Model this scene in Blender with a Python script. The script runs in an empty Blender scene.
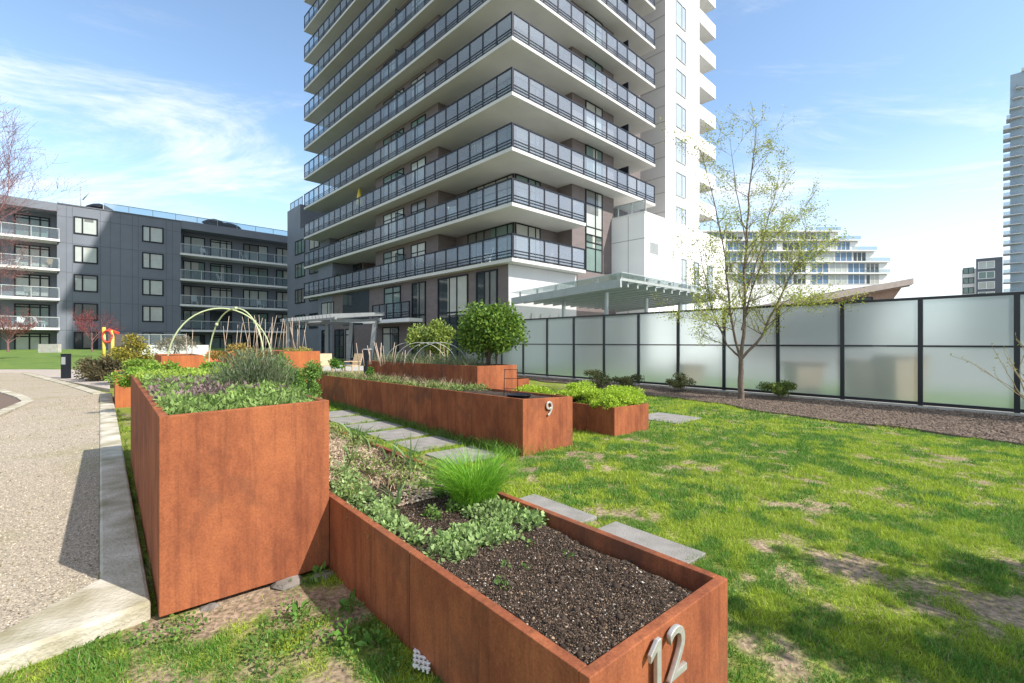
import bpy, math, random
import numpy as np
from mathutils import Vector
R = math.radians
rnd = random.Random(7)
rng = np.random.default_rng(11)
SC = bpy.context.scene
COL = SC.collection

# ------------------------------------------------------------------ camera, sky, sun, exposure
F, H, CX, CY = 468.0, 1.55, 512.0, 342.0
cam = bpy.data.cameras.new('camera'); camo = bpy.data.objects.new('camera', cam); COL.objects.link(camo)
camo.location = (0, 0, H); camo.rotation_euler = (R(90), 0, 0)
cam.sensor_width = 36; cam.lens = 36 * F / 1024; cam.shift_y = 0.0005
cam.clip_start = 0.05; cam.clip_end = 6000
SC.camera = camo
SUN_EL = R(42.0); SUNXY = Vector((0.90, -0.43)).normalized()
SUN_ROT = math.atan2(SUNXY.x, SUNXY.y)
sd = bpy.data.lights.new('sun', 'SUN'); sd.energy = 4.3; sd.angle = R(0.55); sd.color = (1.0, 0.95, 0.87)
so = bpy.data.objects.new('sun', sd); COL.objects.link(so)
sv = Vector((SUNXY.x * math.cos(SUN_EL), SUNXY.y * math.cos(SUN_EL), math.sin(SUN_EL)))
so.rotation_euler = sv.to_track_quat('Z', 'Y').to_euler(); so.location = sv * 60
SC.view_settings.view_transform = 'Standard'; SC.view_settings.look = 'None'
SC.view_settings.exposure = 0.70; SC.view_settings.gamma = 1; SC.view_settings.use_curve_mapping = False

wd = bpy.data.worlds.new('World'); SC.world = wd; wd.use_nodes = True
nt = wd.node_tree; N = nt.nodes; L = nt.links; N.clear()
wout = N.new('ShaderNodeOutputWorld'); bg = N.new('ShaderNodeBackground'); bg.inputs[1].default_value = 0.135
sky = N.new('ShaderNodeTexSky'); sky.sky_type = 'NISHITA'; sky.sun_disc = False
sky.sun_elevation = SUN_EL; sky.sun_rotation = SUN_ROT; sky.air_density = 1.0; sky.dust_density = 0.5; sky.ozone_density = 1.3; sky.altitude = 50
tc = N.new('ShaderNodeTexCoord')
sep = N.new('ShaderNodeSeparateXYZ'); L.new(tc.outputs['Generated'], sep.inputs[0])
mz = N.new('ShaderNodeMath'); mz.operation = 'MAXIMUM'; mz.inputs[1].default_value = 0.0; L.new(sep.outputs[2], mz.inputs[0])
az = N.new('ShaderNodeMath'); az.operation = 'ADD'; az.inputs[1].default_value = 0.16; L.new(mz.outputs[0], az.inputs[0])
dx = N.new('ShaderNodeMath'); dx.operation = 'DIVIDE'; L.new(sep.outputs[0], dx.inputs[0]); L.new(az.outputs[0], dx.inputs[1])
dy = N.new('ShaderNodeMath'); dy.operation = 'DIVIDE'; L.new(sep.outputs[1], dy.inputs[0]); L.new(az.outputs[0], dy.inputs[1])
cmb = N.new('ShaderNodeCombineXYZ'); L.new(dx.outputs[0], cmb.inputs[0]); L.new(dy.outputs[0], cmb.inputs[1])
mp = N.new('ShaderNodeMapping'); mp.inputs['Location'].default_value = (3.7, 1.3, 0); mp.inputs['Rotation'].default_value = (0, 0, R(24)); mp.inputs['Scale'].default_value = (0.55, 1.25, 1)
L.new(cmb.outputs[0], mp.inputs[0])
n1 = N.new('ShaderNodeTexNoise'); n1.inputs['Scale'].default_value = 1.5; n1.inputs['Detail'].default_value = 12; n1.inputs['Roughness'].default_value = 0.68; n1.inputs['Distortion'].default_value = 0.9
L.new(mp.outputs[0], n1.inputs['Vector'])
n2 = N.new('ShaderNodeTexNoise'); n2.inputs['Scale'].default_value = 0.33; n2.inputs['Detail'].default_value = 2
L.new(cmb.outputs[0], n2.inputs['Vector'])
mm = N.new('ShaderNodeMath'); mm.operation = 'MULTIPLY'; L.new(n1.outputs[0], mm.inputs[0]); L.new(n2.outputs[0], mm.inputs[1])
cr = N.new('ShaderNodeMapRange'); cr.inputs[1].default_value = 0.215; cr.inputs[2].default_value = 0.36; cr.inputs[4].default_value = 0.85
cr.interpolation_type = 'SMOOTHSTEP'; L.new(mm.outputs[0], cr.inputs[0])
# thin bright veil of high cloud low over the horizon, thicker to the right (east)
hz = N.new('ShaderNodeMapRange'); hz.inputs[1].default_value = 0.33; hz.inputs[2].default_value = 0.02; hz.inputs[3].default_value = 0; hz.inputs[4].default_value = 0.8; L.new(mz.outputs[0], hz.inputs[0])
hx = N.new('ShaderNodeMapRange'); hx.inputs[1].default_value = -0.5; hx.inputs[2].default_value = 0.65; hx.inputs[3].default_value = 0.03; hx.inputs[4].default_value = 1.0; L.new(sep.outputs[0], hx.inputs[0])
hm = N.new('ShaderNodeMath'); hm.operation = 'MULTIPLY'; L.new(hz.outputs[0], hm.inputs[0]); L.new(hx.outputs[0], hm.inputs[1])
mx = N.new('ShaderNodeMath'); mx.operation = 'MAXIMUM'; L.new(cr.outputs[0], mx.inputs[0]); L.new(hm.outputs[0], mx.inputs[1])
mixc = N.new('ShaderNodeMixRGB'); mixc.inputs[2].default_value = (5.6, 5.8, 6.1, 1)
tn = N.new('ShaderNodeMixRGB'); tn.blend_type = 'MULTIPLY'; tn.inputs[0].default_value = 1; tn.inputs[2].default_value = (1.30, 1.32, 1.27, 1); L.new(sky.outputs[0], tn.inputs[1])
L.new(mx.outputs[0], mixc.inputs[0]); L.new(tn.outputs[0], mixc.inputs[1])
L.new(mixc.outputs[0], bg.inputs[0]); L.new(bg.outputs[0], wout.inputs[0])

# ------------------------------------------------------------------ helpers
D1 = np.array([-0.65344, 0.75695]); D2 = np.array([0.75695, 0.65344])      # garden axes: along the beds / across them
def U(u, v, z=0.0): return (D2[0]*u + D1[0]*v, D2[1]*u + D1[1]*v, z)
def G(px, py, z=0.0):
    y = F*(H-z)/(py-CY); return ((px-CX)/F*y, y, z)
def P(px, py, y): return ((px-CX)/F*y, y, H-(py-CY)/F*y)
def toUV(p): return (D2[0]*p[0]+D2[1]*p[1], D1[0]*p[0]+D1[1]*p[1])

class MB:
    def __init__(s): s.v = []; s.f = []
    def hexa(s, b, t):                      # b,t: 4 bottom and 4 top points
        c = Vector(b[1])-Vector(b[0]); d = Vector(b[3])-Vector(b[0]); up = Vector(t[0])-Vector(b[0])
        if c.cross(d).dot(up) < 0: b = b[::-1]; t = t[::-1]
        i = len(s.v); s.v += list(b)+list(t)
        s.f += [(i+3,i+2,i+1,i),(i+4,i+5,i+6,i+7),(i,i+1,i+5,i+4),(i+1,i+2,i+6,i+5),(i+2,i+3,i+7,i+6),(i+3,i,i+4,i+7)]
        return s
    def box(s, x0,x1,y0,y1,z0,z1):
        return s.hexa([(x0,y0,z0),(x1,y0,z0),(x1,y1,z0),(x0,y1,z0)], [(x0,y0,z1),(x1,y0,z1),(x1,y1,z1),(x0,y1,z1)])
    def fbox(s, fr, a0,a1,b0,b1,z0,z1):     # box in a rotated frame
        q = [fr(a0,b0),fr(a1,b0),fr(a1,b1),fr(a0,b1)]
        return s.hexa([(x,y,z0) for x,y in q], [(x,y,z1) for x,y in q])
    def prism(s, pts, z0, z1):              # pts: xy polygon, ccw
        ar = sum(pts[i][0]*pts[(i+1)%len(pts)][1]-pts[(i+1)%len(pts)][0]*pts[i][1] for i in range(len(pts)))
        if ar < 0: pts = pts[::-1]
        i = len(s.v); n = len(pts)
        s.v += [(p[0],p[1],z0) for p in pts]+[(p[0],p[1],z1) for p in pts]
        s.f += [tuple(range(i+n-1,i-1,-1)), tuple(range(i+n,i+2*n))]
        s.f += [(i+k,i+(k+1)%n,i+n+(k+1)%n,i+n+k) for k in range(n)]
        return s
    def tube(s, pts, r, n=6, cap=True):
        pts = [Vector(p) for p in pts]; rs = r if isinstance(r,(list,tuple)) else [r]*len(pts)
        i = len(s.v); ref = None
        for k, p in enumerate(pts):
            t = (pts[min(k+1,len(pts)-1)]-pts[max(k-1,0)]).normalized()
            if ref is None: ref = t.orthogonal().normalized()
            ref = (ref - t*ref.dot(t)); ref = ref.normalized() if ref.length>1e-6 else t.orthogonal().normalized()
            w = t.cross(ref)
            for j in range(n):
                a = 2*math.pi*j/n; q = p+(ref*math.cos(a)+w*math.sin(a))*rs[k]; s.v.append(tuple(q))
        for k in range(len(pts)-1):
            for j in range(n):
                a = i+k*n+j; b = i+k*n+(j+1)%n; s.f.append((a,b,b+n,a+n))
        if cap:
            s.f.append(tuple(i+j for j in range(n-1,-1,-1))); m = i+(len(pts)-1)*n; s.f.append(tuple(m+j for j in range(n)))
        return s
    def bar(s, p, q, w, h):                 # rectangular bar between two points
        p=Vector(p); q=Vector(q); t=(q-p).normalized(); up=Vector((0,0,1))
        if abs(t.z)>0.95: up=Vector((0,1,0))
        sd_=t.cross(up).normalized(); u2=sd_.cross(t).normalized()
        f=lambda o:[tuple(o+sd_*a*w/2+u2*b*h/2) for a,b in ((-1,-1),(1,-1),(1,1),(-1,1))]
        return s.hexa(f(p), f(q))
    def lathe(s, c, prof, n=20):
        i=len(s.v)
        for r_,z in prof:
            for j in range(n): a=2*math.pi*j/n; s.v.append((c[0]+r_*math.cos(a),c[1]+r_*math.sin(a),c[2]+z))
        for k in range(len(prof)-1):
            for j in range(n): a=i+k*n+j; b=i+k*n+(j+1)%n; s.f.append((a,b,b+n,a+n))
        s.f.append(tuple(i+j for j in range(n-1,-1,-1))); m=i+(len(prof)-1)*n; s.f.append(tuple(m+j for j in range(n)))
        return s
    def build(s, name, mat, parent=None, smooth=False, bevel=0):
        o0 = wloc(parent)
        me = bpy.data.meshes.new(name); me.from_pydata([(x-o0[0],y-o0[1],z-o0[2]) for x,y,z in s.v], [], s.f)
        if smooth: me.polygons.foreach_set('use_smooth', [True]*len(me.polygons))
        me.materials.append(mat); o = bpy.data.objects.new(name, me); COL.objects.link(o); o.parent = parent
        if bevel:
            b = o.modifiers.new('bevel','BEVEL'); b.width=bevel; b.segments=2; b.limit_method='ANGLE'
        return o
def wloc(p):
    l = Vector((0,0,0))
    while p is not None: l += p.location; p = p.parent
    return l
def tag(o, label=None, cat=None, group=None, kind=None):
    if label: o['label']=label
    if cat: o['category']=cat
    if group: o['group']=group
    if kind: o['kind']=kind
    return o
def thing(name, loc, label, cat, group=None):
    o = bpy.data.objects.new(name, None); o.empty_display_size=0.2; COL.objects.link(o); o.location = loc
    return tag(o, label, cat, group)
def struct(o): o['kind']='structure'; return o
def fast(name, verts, quads, tris, cols, mat, parent=None, smooth=False):
    o0 = wloc(parent); verts = np.asarray(verts,dtype=np.float32)-np.array(o0,dtype=np.float32)
    nq = 0 if quads is None else len(quads); n3 = 0 if tris is None else len(tris)
    me = bpy.data.meshes.new(name); me.vertices.add(len(verts)); me.vertices.foreach_set('co', verts.ravel())
    parts = []; 
    if nq: parts.append(np.asarray(quads,dtype=np.int32).ravel())
    if n3: parts.append(np.asarray(tris,dtype=np.int32).ravel())
    li = np.concatenate(parts); me.loops.add(len(li)); me.loops.foreach_set('vertex_index', li)
    ls = np.concatenate([np.arange(nq)*4, nq*4+np.arange(n3)*3]).astype(np.int32)
    me.polygons.add(nq+n3); me.polygons.foreach_set('loop_start', ls)
    if smooth: me.polygons.foreach_set('use_smooth', np.ones(nq+n3,dtype=bool))
    me.update(calc_edges=True); me.validate()
    if cols is not None:
        c = np.ones((len(verts),4),dtype=np.float32); c[:,:3]=cols
        at = me.color_attributes.new('Col','FLOAT_COLOR','POINT'); at.data.foreach_set('color', c.ravel())
    me.materials.append(mat); o = bpy.data.objects.new(name, me); COL.objects.link(o); o.parent=parent
    return o
def _h(ix, iy, seed):
    n = (ix.astype(np.int64)*374761393 + iy.astype(np.int64)*668265263 + seed*974634777) & 0x7fffffff
    n = ((n ^ (n>>13))*1274126177) & 0x7fffffff
    return ((n ^ (n>>16)) & 0xffff)/65535.0
def vnoise(x, y, seed=0):
    ix=np.floor(x); iy=np.floor(y); fx=x-ix; fy=y-iy; fx=fx*fx*(3-2*fx); fy=fy*fy*(3-2*fy)
    a=_h(ix,iy,seed); b=_h(ix+1,iy,seed); c=_h(ix,iy+1,seed); d=_h(ix+1,iy+1,seed)
    return (a*(1-fx)+b*fx)*(1-fy)+(c*(1-fx)+d*fx)*fy
def fbm(x, y, seed=0, o=4):
    t=0; a=0.5; s=0
    for k in range(o): t=t+a*vnoise(x*2**k,y*2**k,seed+k*17); s+=a; a*=0.5
    return t/s
def unit(n):
    v = rng.normal(size=(n,3)); return v/np.linalg.norm(v,axis=1)[:,None]
def colvar(n, c0, c1, jit=0.25):
    t = rng.random((n,1)); c = np.array(c0)*(1-t)+np.array(c1)*t
    return c*(1+jit*(rng.random((n,1))-0.5)*2)
def leaf_data(c, ln, wd_, up=0.3, cols=None, outward=None):
    """diamond shaped folded leaves: 5 verts, 2 quads would be heavy, so 4 verts / 1 quad"""
    n=len(c); t=unit(n); t[:,2]+=up
    if outward is not None: t+=outward
    t/=np.linalg.norm(t,axis=1)[:,None]
    s=np.cross(t,unit(n)); s/=np.linalg.norm(s,axis=1)[:,None]
    ln=ln*(0.7+0.6*rng.random((n,1))); wd_=wd_*(0.7+0.6*rng.random((n,1)))
    v=np.stack([c,c+t*ln*0.5+s*wd_*0.5,c+t*ln,c+t*ln*0.5-s*wd_*0.5],1).reshape(-1,3)
    q=np.arange(n*4).reshape(-1,4); return v,q,np.repeat(cols,4,axis=0)
def leaves(name, c, ln, wd_, cols, mat, parent=None, up=0.3, outward=None):
    v,q,cc=leaf_data(np.asarray(c),ln,wd_,up,cols,outward); return fast(name,v,q,None,cc,mat,parent)
def blade_mesh(name, b, hgt, w, lean, cols, mat, parent=None, seg=1, ldir=None):
    """grass blades. b (n,3); hgt, lean arrays"""
    n=len(b); a=rng.random(n)*2*math.pi
    side=np.stack([np.cos(a),np.sin(a),np.zeros(n)],1)
    if ldir is None:
        a2=rng.random(n)*2*math.pi; ldir=np.stack([np.cos(a2),np.sin(a2),np.zeros(n)],1)
    hgt=np.asarray(hgt).reshape(-1,1)*np.ones((n,1)); lean=np.asarray(lean).reshape(-1,1)*np.ones((n,1)); w=np.asarray(w).reshape(-1,1)*np.ones((n,1))
    z=np.array([[0,0,1.0]])
    if seg==1:
        tip=b+z*hgt*(1-0.35*np.clip(lean,0,1.5))+ldir*hgt*lean
        v=np.stack([b-side*w/2,b+side*w/2,tip],1).reshape(-1,3); t=np.arange(n*3).reshape(-1,3)
        return fast(name,v,None,t,np.repeat(cols,3,axis=0),mat,parent)
    ks=[(i/seg) for i in range(seg+1)]; rows=[]
    for k in ks[:-1]:
        c=b+z*hgt*(k-0.42*lean*k*k)+ldir*hgt*lean*k*k; ww=w*(1-0.55*k)
        rows+= [c-side*ww/2, c+side*ww/2]
    rows.append(b+z*hgt*(1-0.42*lean)+ldir*hgt*lean)
    m=len(rows); v=np.stack(rows,1).reshape(-1,3); base=np.arange(n)[:,None]*m
    qs=[base+np.array([[2*i,2*i+1,2*i+3,2*i+2]]) for i in range(seg-1)]
    t=base+np.array([[m-3,m-2,m-1]])
    return fast(name,v,np.concatenate(qs),t,np.repeat(cols,m,axis=0),mat,parent)
def crumbs(name, c, size, cols, mat, parent=None, flat=0.7):
    """small angular lumps (squashed octahedra)"""
    n=len(c); o=np.array([[1,0,0],[0,1,0],[-1,0,0],[0,-1,0],[0,0,1],[0,0,-1]],dtype=float)
    s=size*(0.5+rng.random((n,1,1))); st=0.6+0.8*rng.random((n,1,3)); st[:,:,2]*=flat
    a=rng.random(n)*6.283; ca=np.cos(a)[:,None]; sa=np.sin(a)[:,None]
    p=o[None]*st*s+rng.normal(size=(n,6,3))*s*0.15
    x=p[:,:,0]*ca-p[:,:,1]*sa; y=p[:,:,0]*sa+p[:,:,1]*ca; p=np.stack([x,y,p[:,:,2]],2)+np.asarray(c)[:,None,:]
    f=np.array([[0,1,4],[1,2,4],[2,3,4],[3,0,4],[1,0,5],[2,1,5],[3,2,5],[0,3,5]])
    t=(np.arange(n)[:,None,None]*6+f[None]).reshape(-1,3)
    return fast(name,p.reshape(-1,3),None,t,np.repeat(cols,6,axis=0),mat,parent)
def inpoly(x,y,poly):
    r=np.zeros(len(x),bool); n=len(poly)
    for i in range(n):
        x0,y0=poly[i][:2]; x1,y1=poly[(i+1)%n][:2]
        if y0==y1: continue
        c=((y0>y)!=(y1>y))&(x<(x1-x0)*(y-y0)/(y1-y0)+x0); r^=c
    return r
def scatter(poly, n):
    xs=[p[0] for p in poly]; ys=[p[1] for p in poly]; out=[]; tot=0
    while tot<n:
        x=rng.uniform(min(xs),max(xs),n*2); y=rng.uniform(min(ys),max(ys),n*2); m=inpoly(x,y,poly)
        out.append(np.stack([x[m],y[m]],1)); tot+=m.sum()
    return np.concatenate(out)[:n]
def grid(name, poly_uv, step, zf, mat, colf=None, parent=None, smooth=True):
    """sheet over a rectangle in u,v"""
    u0,u1,v0,v1=poly_uv; nu=max(2,int((u1-u0)/step)+1); nv=max(2,int((v1-v0)/step)+1)
    uu,vv=np.meshgrid(np.linspace(u0,u1,nu),np.linspace(v0,v1,nv)); x=D2[0]*uu+D1[0]*vv; y=D2[1]*uu+D1[1]*vv
    z=zf(uu,vv); v=np.stack([x,y,z],2).reshape(-1,3)
    i=np.arange(nu*nv).reshape(nv,nu); q=np.stack([i[:-1,:-1],i[:-1,1:],i[1:,1:],i[1:,:-1]],2).reshape(-1,4)
    return fast(name,v,q,None,None if colf is None else colf(uu,vv).reshape(-1,3),mat,parent,smooth)

# ------------------------------------------------------------------ materials
def newmat(name):
    m=bpy.data.materials.new(name); m.use_nodes=True; n=m.node_tree.nodes; p=n['Principled BSDF']; return m,n,m.node_tree.links,p
def mat(name, c, rough=0.7, metal=0.0, var=0.12, scale=3.0, bump=0.0, bscale=40.0, spec=0.5, c2=None, stretch=(1,1,1), detail=5, contrast=1.0):
    m,n,l,p=newmat(name)
    p.inputs['Roughness'].default_value=rough; p.inputs['Metallic'].default_value=metal; p.inputs['Specular IOR Level'].default_value=spec
    g=n.new('ShaderNodeTexCoord'); mpn=n.new('ShaderNodeMapping'); mpn.inputs['Scale'].default_value=stretch; l.new(g.outputs['Object'],mpn.inputs[0])
    ns=n.new('ShaderNodeTexNoise'); ns.inputs['Scale'].default_value=scale; ns.inputs['Detail'].default_value=detail; l.new(mpn.outputs[0],ns.inputs['Vector'])
    mr=n.new('ShaderNodeMapRange'); mr.inputs[1].default_value=0.5-0.22/contrast; mr.inputs[2].default_value=0.5+0.22/contrast; l.new(ns.outputs[0],mr.inputs[0])
    mxx=n.new('ShaderNodeMixRGB'); 
    if c2 is None: c1=tuple(x*(1-var) for x in c); c2=tuple(min(1,x*(1+var)) for x in c)
    else: c1=c
    mxx.inputs[1].default_value=(*c1,1); mxx.inputs[2].default_value=(*c2,1)
    l.new(mr.outputs[0],mxx.inputs[0]); l.new(mxx.outputs[0],p.inputs['Base Color'])
    if bump:
        nb=n.new('ShaderNodeTexNoise'); nb.inputs['Scale'].default_value=bscale; nb.inputs['Detail'].default_value=6; l.new(g.outputs['Object'],nb.inputs['Vector'])
        b=n.new('ShaderNodeBump'); b.inputs['Strength'].default_value=bump; b.inputs['Distance'].default_value=0.02; l.new(nb.outputs[0],b.inputs['Height']); l.new(b.outputs[0],p.inputs['Normal'])
    return m
def vmat(name, trans=0.3, rough=0.6, spec=0.3):
    m,n,l,p=newmat(name); a=n.new('ShaderNodeAttribute'); a.attribute_name='Col'
    l.new(a.outputs['Color'],p.inputs['Base Color']); p.inputs['Roughness'].default_value=rough; p.inputs['Specular IOR Level'].default_value=spec
    if trans:
        t=n.new('ShaderNodeBsdfTranslucent'); l.new(a.outputs['Color'],t.inputs[0]); mxs=n.new('ShaderNodeMixShader'); mxs.inputs[0].default_value=trans
        l.new(p.outputs[0],mxs.inputs[1]); l.new(t.outputs[0],mxs.inputs[2]); l.new(mxs.outputs[0],n['Material Output'].inputs[0])
    return m
def corten(name, ca, cb, dark):
    m,n,l,p=newmat(name); p.inputs['Roughness'].default_value=0.8; p.inputs['Specular IOR Level'].default_value=0.10
    g=n.new('ShaderNodeTexCoord')
    def noise(sc,det,st,rg=0.6):
        mpn=n.new('ShaderNodeMapping'); mpn.inputs['Scale'].default_value=st; l.new(g.outputs['Object'],mpn.inputs[0])
        q=n.new('ShaderNodeTexNoise'); q.inputs['Scale'].default_value=sc; q.inputs['Detail'].default_value=det; q.inputs['Roughness'].default_value=rg; l.new(mpn.outputs[0],q.inputs['Vector']); return q
    a=noise(1.9,12,(1,1,0.55),0.72); b=noise(16,6,(1,1,0.05),0.7); c=noise(90,4,(1,1,1)); d=noise(1.3,4,(1,1,1))
    m1=n.new('ShaderNodeMixRGB'); m1.inputs[1].default_value=(*ca,1); m1.inputs[2].default_value=(*cb,1)
    r=n.new('ShaderNodeMapRange'); r.inputs[1].default_value=0.40; r.inputs[2].default_value=0.60; l.new(a.outputs[0],r.inputs[0]); l.new(r.outputs[0],m1.inputs[0])
    m2=n.new('ShaderNodeMixRGB'); m2.inputs[2].default_value=(*dark,1); l.new(m1.outputs[0],m2.inputs[1])
    r2=n.new('ShaderNodeMapRange'); r2.inputs[1].default_value=0.48; r2.inputs[2].default_value=0.75; r2.inputs[4].default_value=0.65; l.new(b.outputs[0],r2.inputs[0]); l.new(r2.outputs[0],m2.inputs[0])
    m3=n.new('ShaderNodeMixRGB'); m3.blend_type='MULTIPLY'; m3.inputs[0].default_value=0.55
    r3=n.new('ShaderNodeMapRange'); r3.inputs[1].default_value=0.35; r3.inputs[2].default_value=0.6; r3.inputs[3].default_value=0.72; r3.inputs[4].default_value=1.12; l.new(c.outputs[0],r3.inputs[0])
    l.new(m2.outputs[0],m3.inputs[1]); l.new(r3.outputs[0],m3.inputs[2])
    m4=n.new('ShaderNodeMixRGB'); m4.inputs[2].default_value=(dark[0]*1.0,dark[1]*1.5,dark[2]*1.6,1); l.new(m3.outputs[0],m4.inputs[1])
    r4=n.new('ShaderNodeMapRange'); r4.inputs[1].default_value=0.52; r4.inputs[2].default_value=0.62; r4.inputs[4].default_value=0.5; l.new(d.outputs[0],r4.inputs[0]); l.new(r4.outputs[0],m4.inputs[0])
    l.new(m4.outputs[0],p.inputs['Base Color'])
    bm=n.new('ShaderNodeBump'); bm.inputs['Strength'].default_value=0.25; bm.inputs['Distance'].default_value=0.003; l.new(c.outputs[0],bm.inputs['Height']); l.new(bm.outputs[0],p.inputs['Normal'])
    return m
def panelmat(name, c, sz, var=0.05, rough=0.6, gap=0.012, dark=0.6, vec='Object', axis=(1,1)):
    """cladding panels: brick texture without offset, run along the wall through its local frame"""
    return mat(name,c,rough=rough,var=var,scale=1.2)
def glassmat(name, base, rough=0.04, spec=0.9, var=0.3, scale=0.6, alpha=None):
    m,n,l,p=newmat(name); p.inputs['Roughness'].default_value=rough; p.inputs['Specular IOR Level'].default_value=spec*0.55; p.inputs['IOR'].default_value=1.5
    g=n.new('ShaderNodeTexCoord'); ns=n.new('ShaderNodeTexNoise'); ns.inputs['Scale'].default_value=scale; ns.inputs['Detail'].default_value=3; l.new(g.outputs['Object'],ns.inputs['Vector'])
    mxx=n.new('ShaderNodeMixRGB'); mxx.inputs[1].default_value=(*[x*(1-var) for x in base],1); mxx.inputs[2].default_value=(*[x*(1+var) for x in base],1)
    l.new(ns.outputs[0],mxx.inputs[0]); l.new(mxx.outputs[0],p.inputs['Base Color'])
    if alpha is not None: p.inputs['Alpha'].default_value=alpha
    return m
M={}
M['rust']=corten('weathered_steel',(0.345,0.115,0.050),(0.20,0.062,0.031),(0.075,0.030,0.020))
M['rust_orange']=corten('orange_weathered_steel',(0.42,0.135,0.05),(0.30,0.095,0.04),(0.16,0.06,0.035))
M['rim']=corten('rim_steel',(0.33,0.11,0.06),(0.24,0.085,0.05),(0.13,0.055,0.04))
M['leaf']=vmat('foliage',0.35,0.55); M['blade']=vmat('grass_blades',0.35,0.55); M['crumb']=vmat('crumbs',0,0.9,0.2)
M['dry']=vmat('dry_stalks',0.15,0.8,0.2)
M['bark']=mat('bark',(0.16,0.12,0.09),0.9,var=0.35,scale=14,bump=0.5,bscale=60)
M['redbark']=mat('red_twig_bark',(0.20,0.10,0.10),0.85,var=0.3,scale=10)
M['concrete']=mat('pale_concrete',(0.50,0.48,0.43),0.85,scale=4,c2=(0.36,0.345,0.30),bump=0.3,bscale=120)
M['kerb']=mat('kerb_concrete',(0.58,0.53,0.44),0.85,scale=3.4,c2=(0.27,0.235,0.14),bump=0.6,bscale=45,detail=14,contrast=1.25)
M['paver']=mat('paver_stone',(0.29,0.27,0.245),0.85,scale=6,c2=(0.20,0.185,0.165),bump=0.3,bscale=80)
M['brick']=mat('taupe_brick',(0.155,0.125,0.12),0.8,scale=1.5,var=0.12,stretch=(1,1,3))
M['brick_lit']=M['brick']
M['soffit']=mat('soffit_white',(0.54,0.53,0.495),0.8,scale=0.6,var=0.06)
M['slab']=mat('slab_edge',(0.72,0.71,0.69),0.7,scale=1.5,var=0.05)
M['white']=mat('white_render',(0.80,0.79,0.765),0.7,scale=0.8,var=0.04)
M['greyclad']=mat('grey_cladding',(0.64,0.62,0.59),0.7,scale=0.7,var=0.05)
M['greywall']=mat('light_grey_panels',(0.50,0.49,0.49),0.7,scale=0.7,var=0.05)
M['slate']=mat('slate_blue_cladding',(0.155,0.17,0.20),0.65,scale=0.5,var=0.10)
M['slate2']=mat('slate_cladding_dark',(0.10,0.11,0.13),0.65,scale=0.5,var=0.10)
M['seam']=mat('cladding_seam',(0.11,0.125,0.15),0.8)
M['lseam']=mat('pale_cladding_seam',(0.30,0.29,0.28),0.8)
M['dark']=mat('dark_metal',(0.012,0.014,0.020),0.5,var=0.2,spec=0.25)
M['black']=mat('black_powder_coat',(0.012,0.013,0.018),0.4,var=0.2)
M['steel']=mat('galvanised_steel',(0.42,0.44,0.43),0.45,metal=0.3,var=0.1)
M['pgrey']=mat('painted_grey_steel',(0.33,0.35,0.34),0.5,var=0.08)
M['number']=mat('brushed_number_metal',(0.52,0.50,0.46),0.38,metal=0.5,var=0.15,scale=30)
M['win']=glassmat('window_glass',(0.035,0.045,0.05))
M['wincurt']=glassmat('window_with_blinds',(0.42,0.45,0.42),rough=0.08,spec=0.6,var=0.18,scale=1.5)
M['blind']=glassmat('blind_behind_glass',(0.40,0.40,0.36),rough=0.1,var=0.15,scale=2)
M['blind2']=glassmat('dark_blind_behind_glass',(0.15,0.15,0.14),rough=0.1,var=0.2,scale=2)
M['shopglass']=mat('dark_shop_glass',(0.03,0.035,0.04),0.2,spec=0.3)
M['palewin']=glassmat('pale_reflecting_glass',(0.36,0.42,0.50),var=0.2,scale=0.5)
M['pergola']=mat('pergola_grey',(0.20,0.215,0.225),0.5,var=0.1)
M['bluewin']=glassmat('blue_window_glass',(0.10,0.17,0.26),var=0.4,scale=0.2)
M['wingreen']=glassmat('window_tinted',(0.16,0.22,0.20),rough=0.05,spec=0.9,var=0.3,scale=0.9)
def railglass(name,base,tr):
    m,n,l,p=newmat(name); p.inputs['Base Color'].default_value=(*base,1); p.inputs['Roughness'].default_value=0.08; p.inputs['Specular IOR Level'].default_value=0.9
    t=n.new('ShaderNodeBsdfTransparent'); t.inputs[0].default_value=(0.78,0.84,0.86,1); k=n.new('ShaderNodeMixShader'); k.inputs[0].default_value=tr
    l.new(p.outputs[0],k.inputs[1]); l.new(t.outputs[0],k.inputs[2]); l.new(k.outputs[0],n['Material Output'].inputs[0]); return m
M['railglass']=railglass('balcony_glass',(0.50,0.53,0.62),0.74)
M['railclear']=railglass('clear_balcony_glass',(0.35,0.38,0.42),0.86)
M['roofglass']=railglass('canopy_glass',(0.75,0.80,0.78),0.6)
m,n,l,p=newmat('frosted_glass'); M['frost']=m
p.inputs['Base Color'].default_value=(0.68,0.75,0.75,1); p.inputs['Transmission Weight'].default_value=1; p.inputs['Roughness'].default_value=0.40; p.inputs['IOR'].default_value=1.15
df=n.new('ShaderNodeBsdfTranslucent'); df.inputs[0].default_value=(0.37,0.42,0.43,1); k=n.new('ShaderNodeMixShader'); k.inputs[0].default_value=0.22
g=n.new('ShaderNodeTexCoord'); ns=n.new('ShaderNodeTexNoise'); ns.inputs['Scale'].default_value=1.3; ns.inputs['Detail'].default_value=6; l.new(g.outputs['Object'],ns.inputs['Vector'])
mr=n.new('ShaderNodeMapRange'); mr.inputs[3].default_value=0.12; mr.inputs[4].default_value=0.26; l.new(ns.outputs[0],mr.inputs[0]); l.new(mr.outputs[0],k.inputs[0])
l.new(p.outputs[0],k.inputs[1]); l.new(df.outputs[0],k.inputs[2]); l.new(k.outputs[0],n['Material Output'].inputs[0])
M['wood']=mat('pale_wood',(0.50,0.36,0.22),0.7,var=0.15,scale=5,stretch=(1,1,6))
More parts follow.
